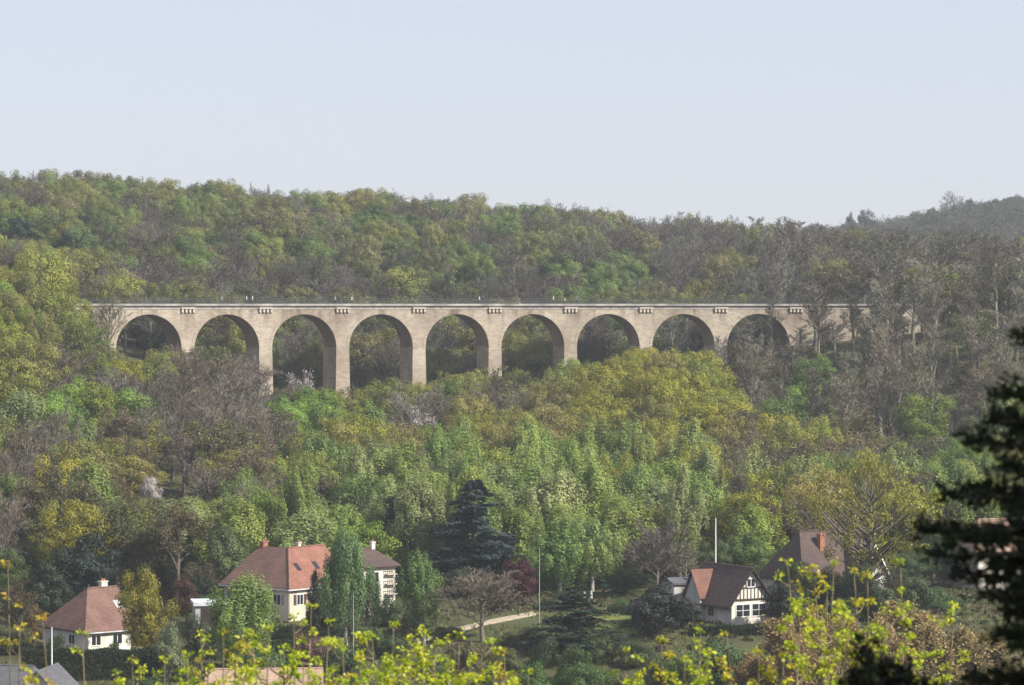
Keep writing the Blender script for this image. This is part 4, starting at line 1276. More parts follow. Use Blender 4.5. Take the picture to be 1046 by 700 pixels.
GT = [('budding', 20, 590, 50, 408, (.12, .10, .045), 'brownish budding tree before the smaller dark pine'), ('leafy', 5, 560, 50, 432, (.06, .085, .03), 'deep green tree at the picture edge behind the dark pines'),
      ('budding', 205, 575, 46, 436, (.13, .11, .06), 'brown budding tree behind the rusty red tree'), ('leafy', 215, 606, 34, 420, (.05, .075, .03), 'small dark green tree behind the garage roof'), ('pine', 205, 585, 30, 428, (.02, .03, .02), 'small dark evergreen behind the garage'),
      ('leafy', 456, 590, 46, 437, (.045, .065, .028), 'shady green tree beside the white house with balcony rails'), ('budding', 440, 600, 44, 414, (.11, .105, .05), 'olive budding tree behind the white post'), ('leafy', 470, 580, 40, 432, (.04, .06, .03), 'dark green tree under the blue-grey cedar'),
      ('pine', 560, 590, 46, 446, (.02, .03, .018), 'dark evergreen under the darker pale birch'), ('pine', 600, 590, 50, 449, (.02, .03, .018), 'dark evergreen under the lighter pale birch'),
      ('leafy', 640, 580, 50, 432, (.045, .07, .028), 'dark green tree behind the netting fence end'), ('budding', 648, 560, 52, 440, (.10, .10, .05), 'olive budding tree beside the lighter pale birch'), ('bare', 700, 555, 54, 434, (.14, .125, .105), 'leafless tree above the grey outbuilding'),
      ('leafy', 735, 552, 44, 438, (.07, .10, .03), 'green tree at the foot of the white mast'), ('leafy', 790, 560, 44, 444, (.07, .105, .03), 'green tree against the dark brown roof edge'), ('leafy', 812, 572, 46, 410, (.05, .075, .026), 'dark green tree screening the end of the dark-roofed house'), ('pine', 808, 592, 34, 402, (.02, .028, .018), 'dark evergreen at the corner of the dark-roofed house'),
      ('leafy', 840, 580, 54, 412, (.035, .05, .022), 'shady dark tree before the wall of the dark-roofed house'), ('leafy', 868, 583, 46, 408, (.04, .055, .025), 'shady tree before the white gable of the dark-roofed house'),
      ('leafy', 884, 576, 46, 404, (.045, .06, .026), 'shady tree in front of the white bargeboards beside the gate pillars'), ('leafy', 925, 560, 60, 436, (.05, .08, .028), 'deep green tree beyond the white gate pillars'), ('leafy', 965, 540, 70, 442, (.055, .085, .03), 'deep green tree behind the yew boughs'), ('budding', 915, 585, 50, 420, (.08, .09, .04), 'dull budding tree beside the narrower gate pillar'),
      ('pine', 662, 612, 60, 404, (.028, .032, .024), 'dark shaggy conifer behind the dark bushy one'), ('pine', 702, 612, 36, 400, (.022, .028, .02), 'narrow dark conifer against the grey outbuilding'), ('birch', 378, 578, 27, 410, (.06, .10, .035), 'slim green tree filling the gap between the column birch and the white house'), ('leafy', 335, 606, 40, 412, (.045, .07, .03), 'dark green tree behind the column birch'), ('pine', 322, 606, 26, 408, (.018, .026, .016), 'short dark evergreen below the cypress')]
for kind, px_, pt, wp, D_, colr, lab in GT:
    special(kind, px_, pt, wp, D_, colr, lab)
# shrubs
for px_, pt, wp, D_, colr, lab in (
        (175, 636, 50, 384, (.13, .15, .08), 'pale flecked green bush beside the golden-green young tree'),
        (312, 645, 44, 380, (.10, .06, .05), 'purple-brown bush at the edge of the small lawn'),
        (285, 640, 40, 404, (.07, .10, .03), 'green shrub under the cream wall of the L-shaped house'),
        (330, 622, 34, 408, (.03, .045, .02), 'dark shrub at the corner of the L-shaped house'),
        (735, 655, 64, 376, (.05, .09, .03), 'large deep green shrub below the half-timbered gable house'),
        (700, 668, 50, 374, (.075, .11, .03), 'lighter green shrub next to the large deep green one below the gable house'),
        (548, 676, 52, 372, (.06, .11, .025), 'bright green shrub in front of the broad low conifer'),
        (600, 680, 60, 372, (.055, .095, .025), 'mid green shrub in front of the broad low conifer'),
        (640, 690, 46, 370, (.07, .085, .03), 'dull green shrub below the dark bushy conifer'),
        (470, 655, 50, 382, (.09, .085, .04), 'olive brown shrub below the round leafless tree'),
        (520, 662, 44, 384, (.08, .095, .035), 'dull olive shrub between the leafless tree and the low conifer'),
        (440, 668, 40, 378, (.075, .095, .03), 'olive green shrub under the end of the garden wall'),
        (400, 648, 44, 394, (.04, .06, .025), 'dark green shrub between the two birches'),
        (378, 640, 30, 392, (.06, .085, .03), 'mid green shrub at the foot of the column birch'),
        (220, 640, 40, 396, (.06, .085, .04), 'grey-green shrub in front of the garage door'),
        (198, 628, 30, 400, (.05, .06, .035), 'dusky shrub beside the garage'),
        (640, 612, 40, 415, (.06, .10, .035), 'green shrub at the end of the netting fence'),
        (560, 612, 34, 420, (.03, .045, .022), 'dark shrub beneath the darker pale birch'),
        (580, 606, 36, 426, (.025, .04, .02), 'dark shrub behind the netting fence'),
        (12, 640, 60, 400, (.06, .07, .03), 'olive shrub at the shaded end of the skylight house'),
        (30, 618, 44, 410, (.11, .075, .03), 'orange-brown shrub above the skylight house garden'),
        (920, 618, 50, 405, (.05, .08, .03), 'green shrub beside the white gate pillars'),
        (860, 610, 44, 402, (.04, .055, .025), 'dark shrub before the white bargeboarded gable'),
        (955, 600, 70, 415, (.05, .085, .028), 'broad green shrub behind the dark yew'),
        (790, 590, 40, 430, (.09, .12, .03), 'yellowish shrub between the gable house and the brown roof'),
        (270, 662, 60, 378, (.06, .10, .03), 'green shrub below the dense rounded tree'),
        (350, 660, 50, 380, (.05, .08, .03), 'deep green shrub below the column birch'),
        (150, 690, 60, 372, (.045, .07, .025), 'green shrub beside the dark hedge end'),
        (200, 680, 50, 372, (.06, .085, .03), 'soft green shrub beside the old pinkish roof'),
        (410, 690, 60, 370, (.06, .07, .03), 'brownish green shrub behind the densest yellow shoots'),
        (398, 610, 30, 414, (.05, .08, .03), 'dark green shrub at the foot of the tall white wall'), (545, 640, 40, 398, (.055, .075, .03), 'dark green shrub beside the broad low conifer'), (522, 645, 34, 396, (.08, .085, .035), 'brownish shrub near the end of the garden wall'), (645, 632, 34, 402, (.06, .09, .03), 'green shrub at the edge of the sunny lawn'),
        (622, 606, 36, 430, (.05, .075, .03), 'dark green shrub beside the stubby white posts'), (572, 604, 30, 432, (.05, .07, .03), 'low dark shrub on the near side of the stubby white posts'), (455, 640, 36, 402, (.06, .075, .03), 'olive shrub against the garden wall'),
        (425, 628, 36, 410, (.055, .08, .03), 'green shrub below the white house wall'), (650, 655, 46, 384, (.06, .08, .03), 'green shrub under the dark bushy conifer'), (668, 672, 40, 376, (.075, .095, .035), 'light olive shrub under the dark bushy conifer'),
        (585, 660, 46, 378, (.06, .09, .028), 'green shrub at the foot of the broad low conifer'), (500, 680, 46, 374, (.07, .075, .035), 'brown-green shrub in front of the dull olive one'), (58, 648, 26, 390, (.05, .065, .03), 'dark shrub against the white wall of the skylight house'),
        (118, 654, 26, 389, (.05, .07, .028), 'small shrub under the windows of the skylight house'), (250, 618, 34, 408, (.06, .085, .03), 'green shrub beside the brick panel of the L-shaped house'), (900, 600, 46, 404, (.05, .07, .028), 'dark shrub right in front of the white gate pillars'),
        (935, 590, 50, 410, (.05, .075, .028), 'deep green shrub past the white gate pillars'), (615, 650, 40, 386, (.07, .09, .03), 'olive shrub on the near side of the sunny lawn'), (560, 652, 36, 386, (.05, .07, .03), 'dusky shrub under the broad low conifer'),
        (770, 690, 50, 372, (.06, .08, .03), 'green shrub before the dry brown beeches')):
    special('shrub', px_, pt, wp, D_, colr, lab, group='garden shrubs')

def hedge(px0, px1, pyt0, pyt1, D_, thick, colr, label, seed):
    """clipped hedge: solid block of leaves with a rough face"""
    rng = np.random.default_rng(seed)
    a, b = at(px0, pyt0, D_), at(px1, pyt1, D_)
    L = (b - a).length
    za = min(gz(a.x, D_), gz(b.x, D_)) - .2
    h = max(.8, (a.z + b.z) / 2 - za)
    g_ = Geo(); k = int(L * 900)
    face = rng.random(k)
    x = rng.uniform(0, L, k); y = rng.uniform(0, thick, k); z = rng.uniform(0, h, k)
    y = np.where(face < .5, rng.normal(0, .07, k), y); z = np.where(face > .62, h + rng.normal(0, .07, k), z)
    y = np.where((face >= .5) & (face <= .62), thick + rng.normal(0, .07, k), y)
    nr = rng.normal(size=(k, 3)) * .7
    nr[:, 1] += np.where(face < .5, -1, 0); nr[:, 2] += np.where(face > .62, 1, 0)
    z = z + .12 * np.sin(x * 1.3 + seed) * (z / h)
    leaves(g_, np.stack([x, y, z], 1), nr, rng.uniform(.14, .26, k), rng, 0, rng.random(k), 1.4)
    core = Poly()
    o_ = link('hedge', g_.mesh('hedge', [M['leaf']]), None, (a.x, a.y, za), math.atan2((b - a).y, (b - a).x))
    o_.color = (*colr, 1)
    tag(o_, label, 'hedge', 'clipped hedges')
    core.box(.1, L - .1, .12, thick - .12, 0, h - .12)
    core.build('stem_core', M['timber'], o_)
    return o_
hedge(22, 168, 664, 666, 384, 1.6, (.035, .052, .02), 'long dark clipped hedge in front of the skylight house', 1)
hedge(704, 792, 640, 642, 396, 1.2, (.025, .038, .016), 'dark low hedge under the wide window of the gable house', 2)
hedge(258, 320, 655, 657, 388, .8, (.05, .08, .025), 'low green hedge beyond the small lawn of the L-shaped house', 3)

# ------------------------------------------------------------------ the woods
ORD = ['first', 'second', 'third', 'fourth', 'fifth', 'sixth', 'seventh', 'eighth', 'ninth']
ARCHPX = [153, 232, 311, 389, 467, 544, 621, 700, 775]
ADJ = {'leafy': (('fresh green', FRESH), ('yellow-green', FRESH2), ('deep green', DEEP)),
       'birch': (('bluish green', BGREEN), ('soft green', SGREEN), ('silvery green', SILV)),
       'oak': (('golden-green', GOLD), ('olive green', OLIVE), ('ochre', OCHRE)),
       'bare': (('grey-brown leafless', (.15, .128, .10)), ('purple-brown leafless', (.13, .104, .086)), ('pale grey leafless', (.185, .165, .135))),
       'slender': (('tall slender leafless', (.19, .165, .12)), ('tall pale-trunked leafless', (.235, .21, .16)), ('tall dark leafless', (.145, .125, .09))),
       'budding': (('brown budding', (.15, .135, .06)), ('green-tinged budding', (.15, .165, .05)), ('rust-tinged budding', (.175, .14, .07)))}
NOUN = {'leafy': 'tree', 'birch': 'birch', 'oak': 'oak', 'bare': 'tree', 'slender': 'forest tree', 'budding': 'tree'}
FRONT = [  # cx, cy, rx, ry, weights
    ((676, 385, 88, 45), dict(oak=.95, leafy=.05), 0), ((310, 410, 34, 20), dict(leafy=.9, birch=.1), 0),
    ((505, 398, 175, 32), dict(oak=.62, bare=.08, budding=.18, leafy=.12), None),
    ((225, 385, 95, 45), dict(bare=.78, budding=.2, oak=.02), 1), ((45, 300, 125, 75), dict(oak=.45, leafy=.3, bare=.13, budding=.12), None), ((90, 375, 60, 35), dict(birch=.4, leafy=.35, bare=.25), None),
    ((110, 440, 160, 45), dict(bare=.38, budding=.34, oak=.2, birch=.08), None), ((340, 445, 80, 28), dict(oak=.5, birch=.3, leafy=.2), None),
    ((490, 485, 230, 58), dict(birch=.72, leafy=.16, oak=.07, budding=.05), None), ((600, 440, 120, 24), dict(oak=.3, birch=.4, budding=.3), None),
    ((150, 525, 180, 60), dict(budding=.30, oak=.15, birch=.25, leafy=.15, bare=.15), None),
    ((760, 490, 80, 70), dict(birch=.35, budding=.3, oak=.2, bare=.15), None), ((795, 385, 55, 32), dict(slender=.35, bare=.3, leafy=.35), 2),
    ((860, 430, 130, 28), dict(bare=.2, budding=.35, oak=.25, leafy=.2), None), ((915, 480, 130, 60), dict(oak=.4, leafy=.35, budding=.15, birch=.1), None),
    ((915, 320, 200, 95), dict(slender=.82, bare=.06, budding=.12), None)]
BACK = [
    ((70, 215, 130, 45), dict(oak=.35, leafy=.33, bare=.24, budding=.08), None), ((240, 215, 130, 38), dict(leafy=.5, oak=.28, bare=.22), None), ((270, 285, 120, 40), dict(bare=.62, budding=.2, oak=.18), None),
    ((400, 235, 100, 45), dict(leafy=.42, oak=.24, bare=.34), None), ((480, 275, 110, 34), dict(bare=.88, budding=.12), None), ((595, 258, 60, 26), dict(leafy=.75, oak=.15, bare=.1), None),
    ((620, 296, 140, 16), dict(oak=.75, leafy=.2, budding=.05), None), ((540, 235, 90, 30), dict(bare=.5, oak=.3, leafy=.2), None), ((690, 250, 70, 60), dict(bare=.8, oak=.1, budding=.1), None),
    ((890, 290, 200, 130), dict(slender=.80, budding=.08, oak=.06, bare=.06), None)]
def pick(table, px_, py_, r_, default):
    for (a, b, ra, rb), wt, v in table:
        j = r_.gauss(0, .12)
        if ((px_ - a) / ra) ** 2 + ((py_ - b) / rb) ** 2 < (1 + j) ** 2:
            return r_.choices(list(wt), list(wt.values()))[0], v
    return r_.choices(list(default), list(default.values()))[0], None

LANDM = [(82, 'behind the skylight house'), (200, 'behind the garage'), (285, 'behind the L-shaped house'), (395, 'behind the white house with balcony rails'), (485, 'around the blue-grey cedar'),
         (590, 'behind the pale birches'), (672, 'behind the big leafless grey tree'), (750, 'behind the half-timbered gable house'), (850, 'behind the brown roof with red chimney'), (985, 'behind the dark yew')]
def where(px_, D_, py_):
    k = min(range(9), key=lambda i: abs(ARCHPX[i] - px_))
    o_ = ORD[k]
    if D_ < 500: return min(LANDM, key=lambda a: abs(a[0] - px_))[1]
    if D_ < 575: return ('halfway up the wood below the %s arch' % o_) if px_ < 815 else 'in the green wood beside the dark yew'
    if D_ < 700:
        if px_ < 110: return 'on the near slope beyond the first arch' if py_ < 340 else 'below the hidden end of the viaduct'
        if px_ > 815: return 'in front of the far end of the deck' if px_ < 930 else 'on the slope past the end of the deck'
        return 'close beneath the %s arch' % o_
    band = 'low' if D_ < 790 else ('midway up' if D_ < 900 else 'high')
    if px_ > 815: return '%s on the hillside past the last arch' % band
    if px_ < 110: return '%s on the hillside before the first arch' % band
    return '%s on the hillside above the %s arch' % (band, o_)

KEEP = None   # filled with the numbers of the trees that the photo shows
KEEP = set((1,2,3,4,5,6,7,8,9,10,12,13,14,15,16,17,20,21,22,23,24,25,26,27,28,29,30,31,32,33,34,35,36,37,38,39,40,41,42,43,44,45,46,47,48,49,50,51,52,53,54,55,56,57,59,60,61,62,63,64,65,66,67,68,70,71,72,74,75,76,78,79,80,82,83,84,85,86,87,90,91,93,94,95,96,100,101,102,103,104,105,106,107,108,109,111,112,113,114,117,118,121,123,125,127,128,129,130,131,132,133,134,135,136,138,140,142,143,146,147,148,149,150,151,154,155,156,158,160,163,164,165,168,172,174,175,176,177,178,179,180,181,184,185,187,188,189,192,193,194,195,197,198,199,201,205,206,207,208,209,210,211,212,213,214,215,218,219,220,222,223,225,226,227,228,229,230,231,232,233,234,235,236,239,240,241,243,247,248,249,250,251,253,254,255,256,257,258,259,260,261,262,263,264,265,266,267,268,269,270,271,272,273,274,276,277,279,280,281,282,283,284,285,286,288,289,290,291,292,294,296,298,299,300,301,302,303,306,307,311,312,313,314,315,316,317,318,319,320,321,322,323,325,326,327,328,329,330,333,334,335,336,337,338,339,340,341,342,344,346,347,348,349,350,351,352,353,356,357,358,359,360,361,362,364,365,366,367,368,369,370,371,372,374,375,376,377,378,379,380,381,382,383,384,385,386,388,390,391,392,393,394,395,396,401,402,403,404,405,406,407,409,410,411,412,414,415,416,417,419,420,421,422,425,426,427,428,429,430,431,433,434,436,437,438,439,441,443,444,445,446,448,449,450,451,452,453,454,456,457,458,459,460,461,462,463,465,466,467,468,469,472,473,474,475,476,477,478,480,481,482,483,484,485,486,487,489,490,491,492,493,494,496,497,498,500,501,502,503,504,505,506,507,508,509,510,511,512,513,514,515,516,517,518,519,520,521,525,526,528,529,530,531,532,533,534,537,538,540,541,542,543,550,551,552,555,558,559,560,561,562,563,564,566,567,568,569,576,577,578,580,582,583,586,588,589,591,592,593,594,595,596,602,603,604,606,607,608,611,614,617,618,619,620,623,633,634,635,636,644,645,646,647,649,653,659,660,661,662,663,664,667,668,669,670,671,672,675,676,682,683,690,693,694,695,696,697,698,699,702,703,704,705,706,707,708,709,710,711,712,723,724,725,726,727,729,730,731,736,737,738,739,740,741,742,743,744,745,746,747,748,763,767,768,770,772,773,774,775,776,777,778,779,780,781,782,783,784,785,797,800,802,803,804,807,808,809,810,811,812,813,815,816,817,818,819,820,821,822,824,828,829,830,835,836,837,838,841,842,843,844,846,847,849,850,851,852,853,854,855,856,857,858,859,860,861,862,863,866,867,868,870,871,872,874,875,878,881,882,884,886,887,888,889,890,891,892,893,894,895,896,900,901,902,903,905,906,910,911,913,916,917,918,920,921,922,923,924,925,926,927,928,929,930,935,938,939,940,941,944,945,946,947,948,949,951,953,954,955,956,957,959,960,961,963,964,971,972,973,975,978,979,981,982,983,985,988,989,990,991,992,994,996,997,998,1004,1005,1006,1007,1011,1015,1018,1020,1021,1022,1024,1025,1026,1027,1028,1031,1032,1037,1040,1041,1042,1043,1044,1045,1046,1047,1048,1049,1051,1054,1055,1056,1058,1059,1060,1061,1062,1065,1066,1074,1075,1076,1077,1078,1079,1081,1082,1083,1084,1085,1086,1087,1089,1090,1091,1092,1093,1095,1101,1102,1103,1104,1105,1106,1107,1108,1109,1110,1111,1112,1113,1115,1116,1118,1119,1120,1121,1124,1128,1129,1130,1131,1132,1133,1134,1135,1136,1137,1138,1139,1140,1141,1142,1143,1144,1145,1146,1147,1148,1149,1151,1155,1156,1157,1158,1159,1160,1161,1162,1163,1164,1165,1166,1167,1168,1169,1170,1171,1172,1173,1174,1175,1176,1177,1178,1179,1180,1184,1185,1186,1187,1188,1189,1190,1191,1192,1193,1194,1195,1196,1197,1198,1199,1200,1201,1202,1203,1204,1207,1208,1212,1213,1216,1217,1218,1219,1220,1221,1222,1223,1224,1225,1226,1227,1228,1230,1231,1233,1234,1235,1236,1237,1243,1244,1245,1246,1247,1249,1250,1252,1253,1254,1255,1257,1258,1259,1260,1261,1262,1263,1265,1266,1267,1271,1272,1274,1275,1276,1277,1278,1279,1281,1282,1283,1284,1285,1286,1287,1288,1289,1292,1294,1295,1301,1302,1303,1305,1306,1307,1309,1310,1311,1312,1313,1314,1315,1316,1317,1319,1320,1321,1330,1332,1334,1336,1337,1338,1339,1340,1341,1343,1344,1345,1346,1347,1348,1349,1350,1351,1352,1353,1354,1355,1356,1361,1362,1363,1364,1365,1366,1367,1368,1369,1370,1371,1372,1373,1374,1375,1376,1377,1378,1379,1381,1382,1383,1384,1386,1393,1394,1395,1396,1397,1401,1402,1403,1404,1405,1406,1408,1410,1412,1413,1415,1417,1418,1419,1420,1427,1429,1432,1434,1435,1436,1437,1438,1440,1441,1442,1443,1444,1446,1447,1449,1455,1457,1458,1459,1461,1462,1463,1464,1465,1466,1467,1468,1469,1470,1471,1473,1474,1475,1476,1477,1481,1482,1483,1486,1487,1490,1491,1492,1493,1495,1496,1497,1499,1500,1501,1502,1503,1504,1505,1507,1509,1515,1520,1521,1522,1526,1527,1529,1530,1532,1535,1537,1538,1539,1540,1542,1543,1544,1551,1554,1556,1557,1559,1560,1561,1562,1563,1564,1565,1566,1567,1569,1570,1579,1581,1582,1585,1586,1587,1588,1589,1590,1591,1592,1594,1598,1599,1600,1606,1612,1613,1614,1617,1618,1621,1622,1623,1624,1625,1626,1628,1629,1640,1644,1648,1649,1653,1656,1658,1659,1665,1671,1672,1675,1676,1678,1679,1680,1681,1682,1684,1685,1689,1705,1707,1708,1712,1714,1715,1716,1717,1718,1721,1722,1724,1727,1733,1736,1741,1743,1744,1745,1746,1748,1750,1751,1755,1765,1768,1771,1773,1775,1781,1784,1791,1796,1798,1803,1808,1809,1813,1815,1818,1828,1837,1838,1839,1841,1843,1844,1847,1848,1863,1867,1877,1878,1879,1880,1883,1886,1906,1912,1920,1931,1934,1935,1942,1947,1950))
def footprint_blocked(x, y):
    if 640 < y < 730:
        i = int(np.argmin((cx_ - x) ** 2 + (cy_ - y) ** 2))
        a = ANG[i]; off = -(x - cx_[i]) * math.sin(a) + (y - cy_[i]) * math.cos(a)
        if -3.5 < off < WD + 3.5 and SA - 4 < SS[i] < SB + 4: return True
    for hx, hy, hr in ((hB.location.x - 2, hB.location.y + 7, 11), (hC.location.x, hC.location.y + 4, 8), (hE.location.x, hE.location.y, 10), (hH.location.x, hH.location.y, 8)):
        if (x - hx) ** 2 + (y - hy) ** 2 < hr * hr: return True
    return False
SPECIAL_XY = [(o_.location.x, o_.location.y) for o_ in col.objects if o_.get('category') in CAT.values() and o_.parent is None and not o_.name.startswith('shrub')]
rw = random.Random(77)
trees, stuff_list = [], []
sown = [0]
CLEAR = [(154, 520, 26, 487, 508), (206, 522, 24, 490, 508), (311, 655, 32, 379, 396), (430, 610, 34, 415, 432), (977, 632, 12, 356, 400), (20, 782, 34, 222, 244), (70, 776, 26, 236, 252), (945, 590, 72, 402, 445)]
def sow(D0, D1, step, table, default, front):
    D_ = D0
    while D_ < D1:
        st = step(D_)
        x = -.172 * D_ + rw.random() * st
        while x < .172 * D_:
            xx, yy = x + rw.uniform(-.33, .33) * st, D_ + rw.uniform(-.33, .33) * st
            x += st
            sown[0] += 1
            r_ = random.Random(int(xx * 100) * 7919 + int(yy * 100))
            if footprint_blocked(xx, yy): continue
            px_ = 523 + F * xx / yy
            thin_ = front and yy > 590 and 738 < px_ < 890
            if thin_ and r_.random() < .35: continue
            if any((xx - a) ** 2 + (yy - b) ** 2 < 16 for a, b in SPECIAL_XY): continue
            zg = gz(xx, yy)
            h0 = 14.0
            _, py_ = pix((xx, yy, zg + h0))
            kind, v = pick(table, px_, py_, r_, default)
            v = v if v is not None and r_.random() < .75 else r_.randrange(3)
            adj, c = ADJ[kind][v]
            h = {'leafy': 12.5, 'birch': 14, 'oak': 13.5, 'bare': 13.5, 'slender': 18.5, 'budding': 12.5}[kind] * r_.uniform(.74, 1.2)
            wd = {'leafy': 11, 'birch': 9.6, 'oak': 12, 'bare': 11, 'slender': 7.5, 'budding': 10.5}[kind] * r_.uniform(.75, 1.3)
            # keep the arches and the deck in view: trees just in front stay below the openings
            if front and 575 < yy < 690:
                lim = np.interp(px_, [0, 55, 80, 95, 106, 122, 150, 180, 230, 275, 330, 400, 520, 600, 650, 720, 745, 760, 800, 880], [150, 240, 295, 340, 358, 362, 364, 346, 350, 372, 392, 374, 366, 362, 352, 356, 385, 330, 300, 230])
                if thin_ and r_.random() < .62: lim = 342 if px_ < 815 else 322 - max(0, px_ - 850) * .5
                zmax = at(px_, lim + r_.uniform(0, 10), yy).z
                h = min(h, zmax - zg)
                if h < 4.5: continue
                wd = min(wd, h * 1.05)
            if not front and kind == 'slender': h *= .84 if px_ < 820 else .74
            hid = False
            for cpx, cd, cw, ct, cb in CLEAR:
                if cd - 90 < yy < cd and abs(px_ - cpx) < cw * .5 + wd * .42 * F / yy:
                    h = min(h, at(px_, cb, yy).z - zg)
                    hid = h < 3.5
            if hid: continue
            ja, jb = r_.uniform(-.07, .05), r_.uniform(-.12, .12); jit = (1 + ja, 1 - ja * .3, 1 + jb * (.3 if kind in ('bare', 'slender') else 1)); br = r_.uniform(.75, 1.22)
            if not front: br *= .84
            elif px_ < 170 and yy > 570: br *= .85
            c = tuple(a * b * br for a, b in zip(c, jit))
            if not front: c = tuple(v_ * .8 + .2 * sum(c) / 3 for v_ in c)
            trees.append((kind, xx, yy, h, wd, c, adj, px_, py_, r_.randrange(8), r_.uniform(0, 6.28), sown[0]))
        D_ += st * .92
sow(448, 690, lambda D_: 8.8 if D_ > 500 else 8.0, FRONT, dict(budding=.4, birch=.3, oak=.3), True)
sow(690, 1030, lambda D_: 7.4 if D_ < 760 else (9.6 if D_ < 900 else 10.5), BACK, dict(bare=.55, oak=.3, leafy=.15), False)
for (kind, x, y, h, wd, c, adj, px_, py_, var, rz, i) in trees:
    if KEEP is not None and i not in KEEP:
        stuff_list.append((kind, x, y, h, wd, c, var, rz)); continue
    lab = '%s %s %s' % (adj, NOUN[kind], where(px_, y, py_))
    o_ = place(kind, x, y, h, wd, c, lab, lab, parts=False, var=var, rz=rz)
    o_['tree_no'] = i
# hidden fillers of the wood, one mass per species
for kind in LOW:
    rows = [r_ for r_ in stuff_list if r_[0] == kind]
    if not rows: continue
    arrs = [(gt.arrays(), gc.arrays(), H, W) for gt, gc, H, W in LOW[kind]]
    ga = Geo()
    for (k_, x, y, h, wd, c, var, rz) in rows:
        (tV, tQ, tm_, tT), (cV, cQ, cm_, cT), H, W = arrs[var % len(arrs)]
        S = np.array([wd / W, wd / W, h / H]); ca, sa = math.cos(rz), math.sin(rz)
        Rm = np.array([[ca, -sa, 0], [sa, ca, 0], [0, 0, 1]])
        base = np.array([x, y, gz(x, y) - .25])
        ga.add((cV * S) @ Rm.T + base, cQ, 0, cT); ga.MI[-1] = cm_ + 0
        ga.add((tV * S) @ Rm.T + base, tQ, 2, tT)
    mats = {'budding': [B_, L_, B_], 'bare': [T_, T_, T_], 'slender': [T_, T_, T_]}.get(kind, [L_, L_, B_])
    o_ = link('woodland_filler', ga.mesh('woodland_filler', mats))
    o_.color = (*ADJ[kind][1 if kind != 'slender' else 0][1], 1)
    tag(o_, 'mass of %s trees deep in the wood' % {'slender': 'tall leafless', 'bare': 'leafless'}.get(kind, kind), None, None, 'stuff')

# undergrowth under the trees
rng = np.random.default_rng(9)
for nm, c0, c1, nb in (('undergrowth', (.08, .10, .032), None, 3400), ('dry_undergrowth', (.10, .075, .045), None, 2200)):
    ga = Geo()
    k = nb
    D_ = rng.uniform(385, 760, k); u = rng.uniform(-.175, .175, k); x = u * D_
    ok = np.array([not footprint_blocked(a, b) for a, b in zip(x, D_)]) & ~((D_ < 432) & (rng.random(k) < .1)) & ~((D_ > 394) & (D_ < 414) & (np.abs(x * F / D_ + 523 - 626) < 30)) & ~((D_ > 396) & (D_ < 420) & (np.abs(x * F / D_ + 523 - 490) < 70)) & ~((D_ > 390) & (D_ < 410) & (np.abs(x * F / D_ + 523 - 278) < 20))
    D_, x = D_[ok], x[ok]; k = len(D_)
    z = ground(x, D_); r_ = rng.uniform(.6, 1.6, k); r_ = np.where(D_ < 440, r_ * .62, r_)
    m_ = 40
    idx = np.repeat(np.arange(k), m_)
    uu = unit(rng.normal(size=(k * m_, 3))); uu[:, 2] = np.abs(uu[:, 2])
    c = np.stack([x, D_, z], 1)[idx] + uu * r_[idx][:, None] * np.array([1, 1, .8])
    leaves(ga, c, uu + rng.normal(size=uu.shape) * .6, rng.uniform(.25, .6, len(c)), rng, 0, rng.random(len(c)), 1.4)
    o_ = link(nm, ga.mesh(nm, [L_])); o_.color = (*c0, 1)
    tag(o_, 'low %s between the trees' % nm.replace('_', ' '), None, None, 'stuff')

for nm, c0, k, lab in (('grass', (.13, .145, .045), 26000, 'rough grass in the gardens'), ('dry_grass', (.17, .14, .07), 12000, 'dry grass and weeds in the gardens')):
    ga = Geo()
    D_ = rng.uniform(372, 470, k); x = rng.uniform(-.175, .175, k) * D_
    patch = np.sin(x * .35 + 1.3 * np.sin(D_ * .21)) + np.sin(D_ * .47 + x * .11)
    ok = (patch > (-.6 if nm == 'grass' else .3))
    D_, x = D_[ok], x[ok]; k = len(D_)
    c = np.stack([x, D_, ground(x, D_) + rng.uniform(.05, .28, k)], 1)
    td = rng.normal(size=(k, 3)) * .6 + np.array([0, 0, 1.2])
    leaves(ga, c, rng.normal(size=(k, 3)), rng.uniform(.3, .7, k), rng, 0, rng.random(k), 2.2, td)
    o_ = link(nm, ga.mesh(nm, [L_])); o_.color = (*c0, 1)
    tag(o_, lab, None, None, 'stuff')

# the far wooded hill beyond, on the right, and woods behind the ridge
ga = Geo()
arrs = [(gt.arrays(), gc.arrays(), H, W) for gt, gc, H, W in LOW['bare'] + LOW['oak'][:1]]
rf_ = random.Random(3)
for i in range(820):
    D_ = rf_.uniform(1350, 1950); px_ = rf_.uniform(800, 1180); x = (px_ - 523) / F * D_
    (tV, tQ, tm_, tT), (cV, cQ, cm_, cT), H, W = arrs[rf_.randrange(len(arrs))]
    h, wd = rf_.uniform(8, 16), rf_.uniform(9, 15)
    S = np.array([wd / W, wd / W, h / H]); a = rf_.uniform(0, 6.28)
    Rm = np.array([[math.cos(a), -math.sin(a), 0], [math.sin(a), math.cos(a), 0], [0, 0, 1]])
    base = np.array([x, D_, gz(x, D_) - .3])
    ga.add((cV * S) @ Rm.T + base, cQ, 0, cT); ga.add((tV * S) @ Rm.T + base, tQ, 1, tT)
o_ = link('distant_wood', ga.mesh('distant_wood', [L_, T_])); o_.color = (.10, .10, .075, 1)
tag(o_, 'hazy wood covering the far hill', None, None, 'stuff')
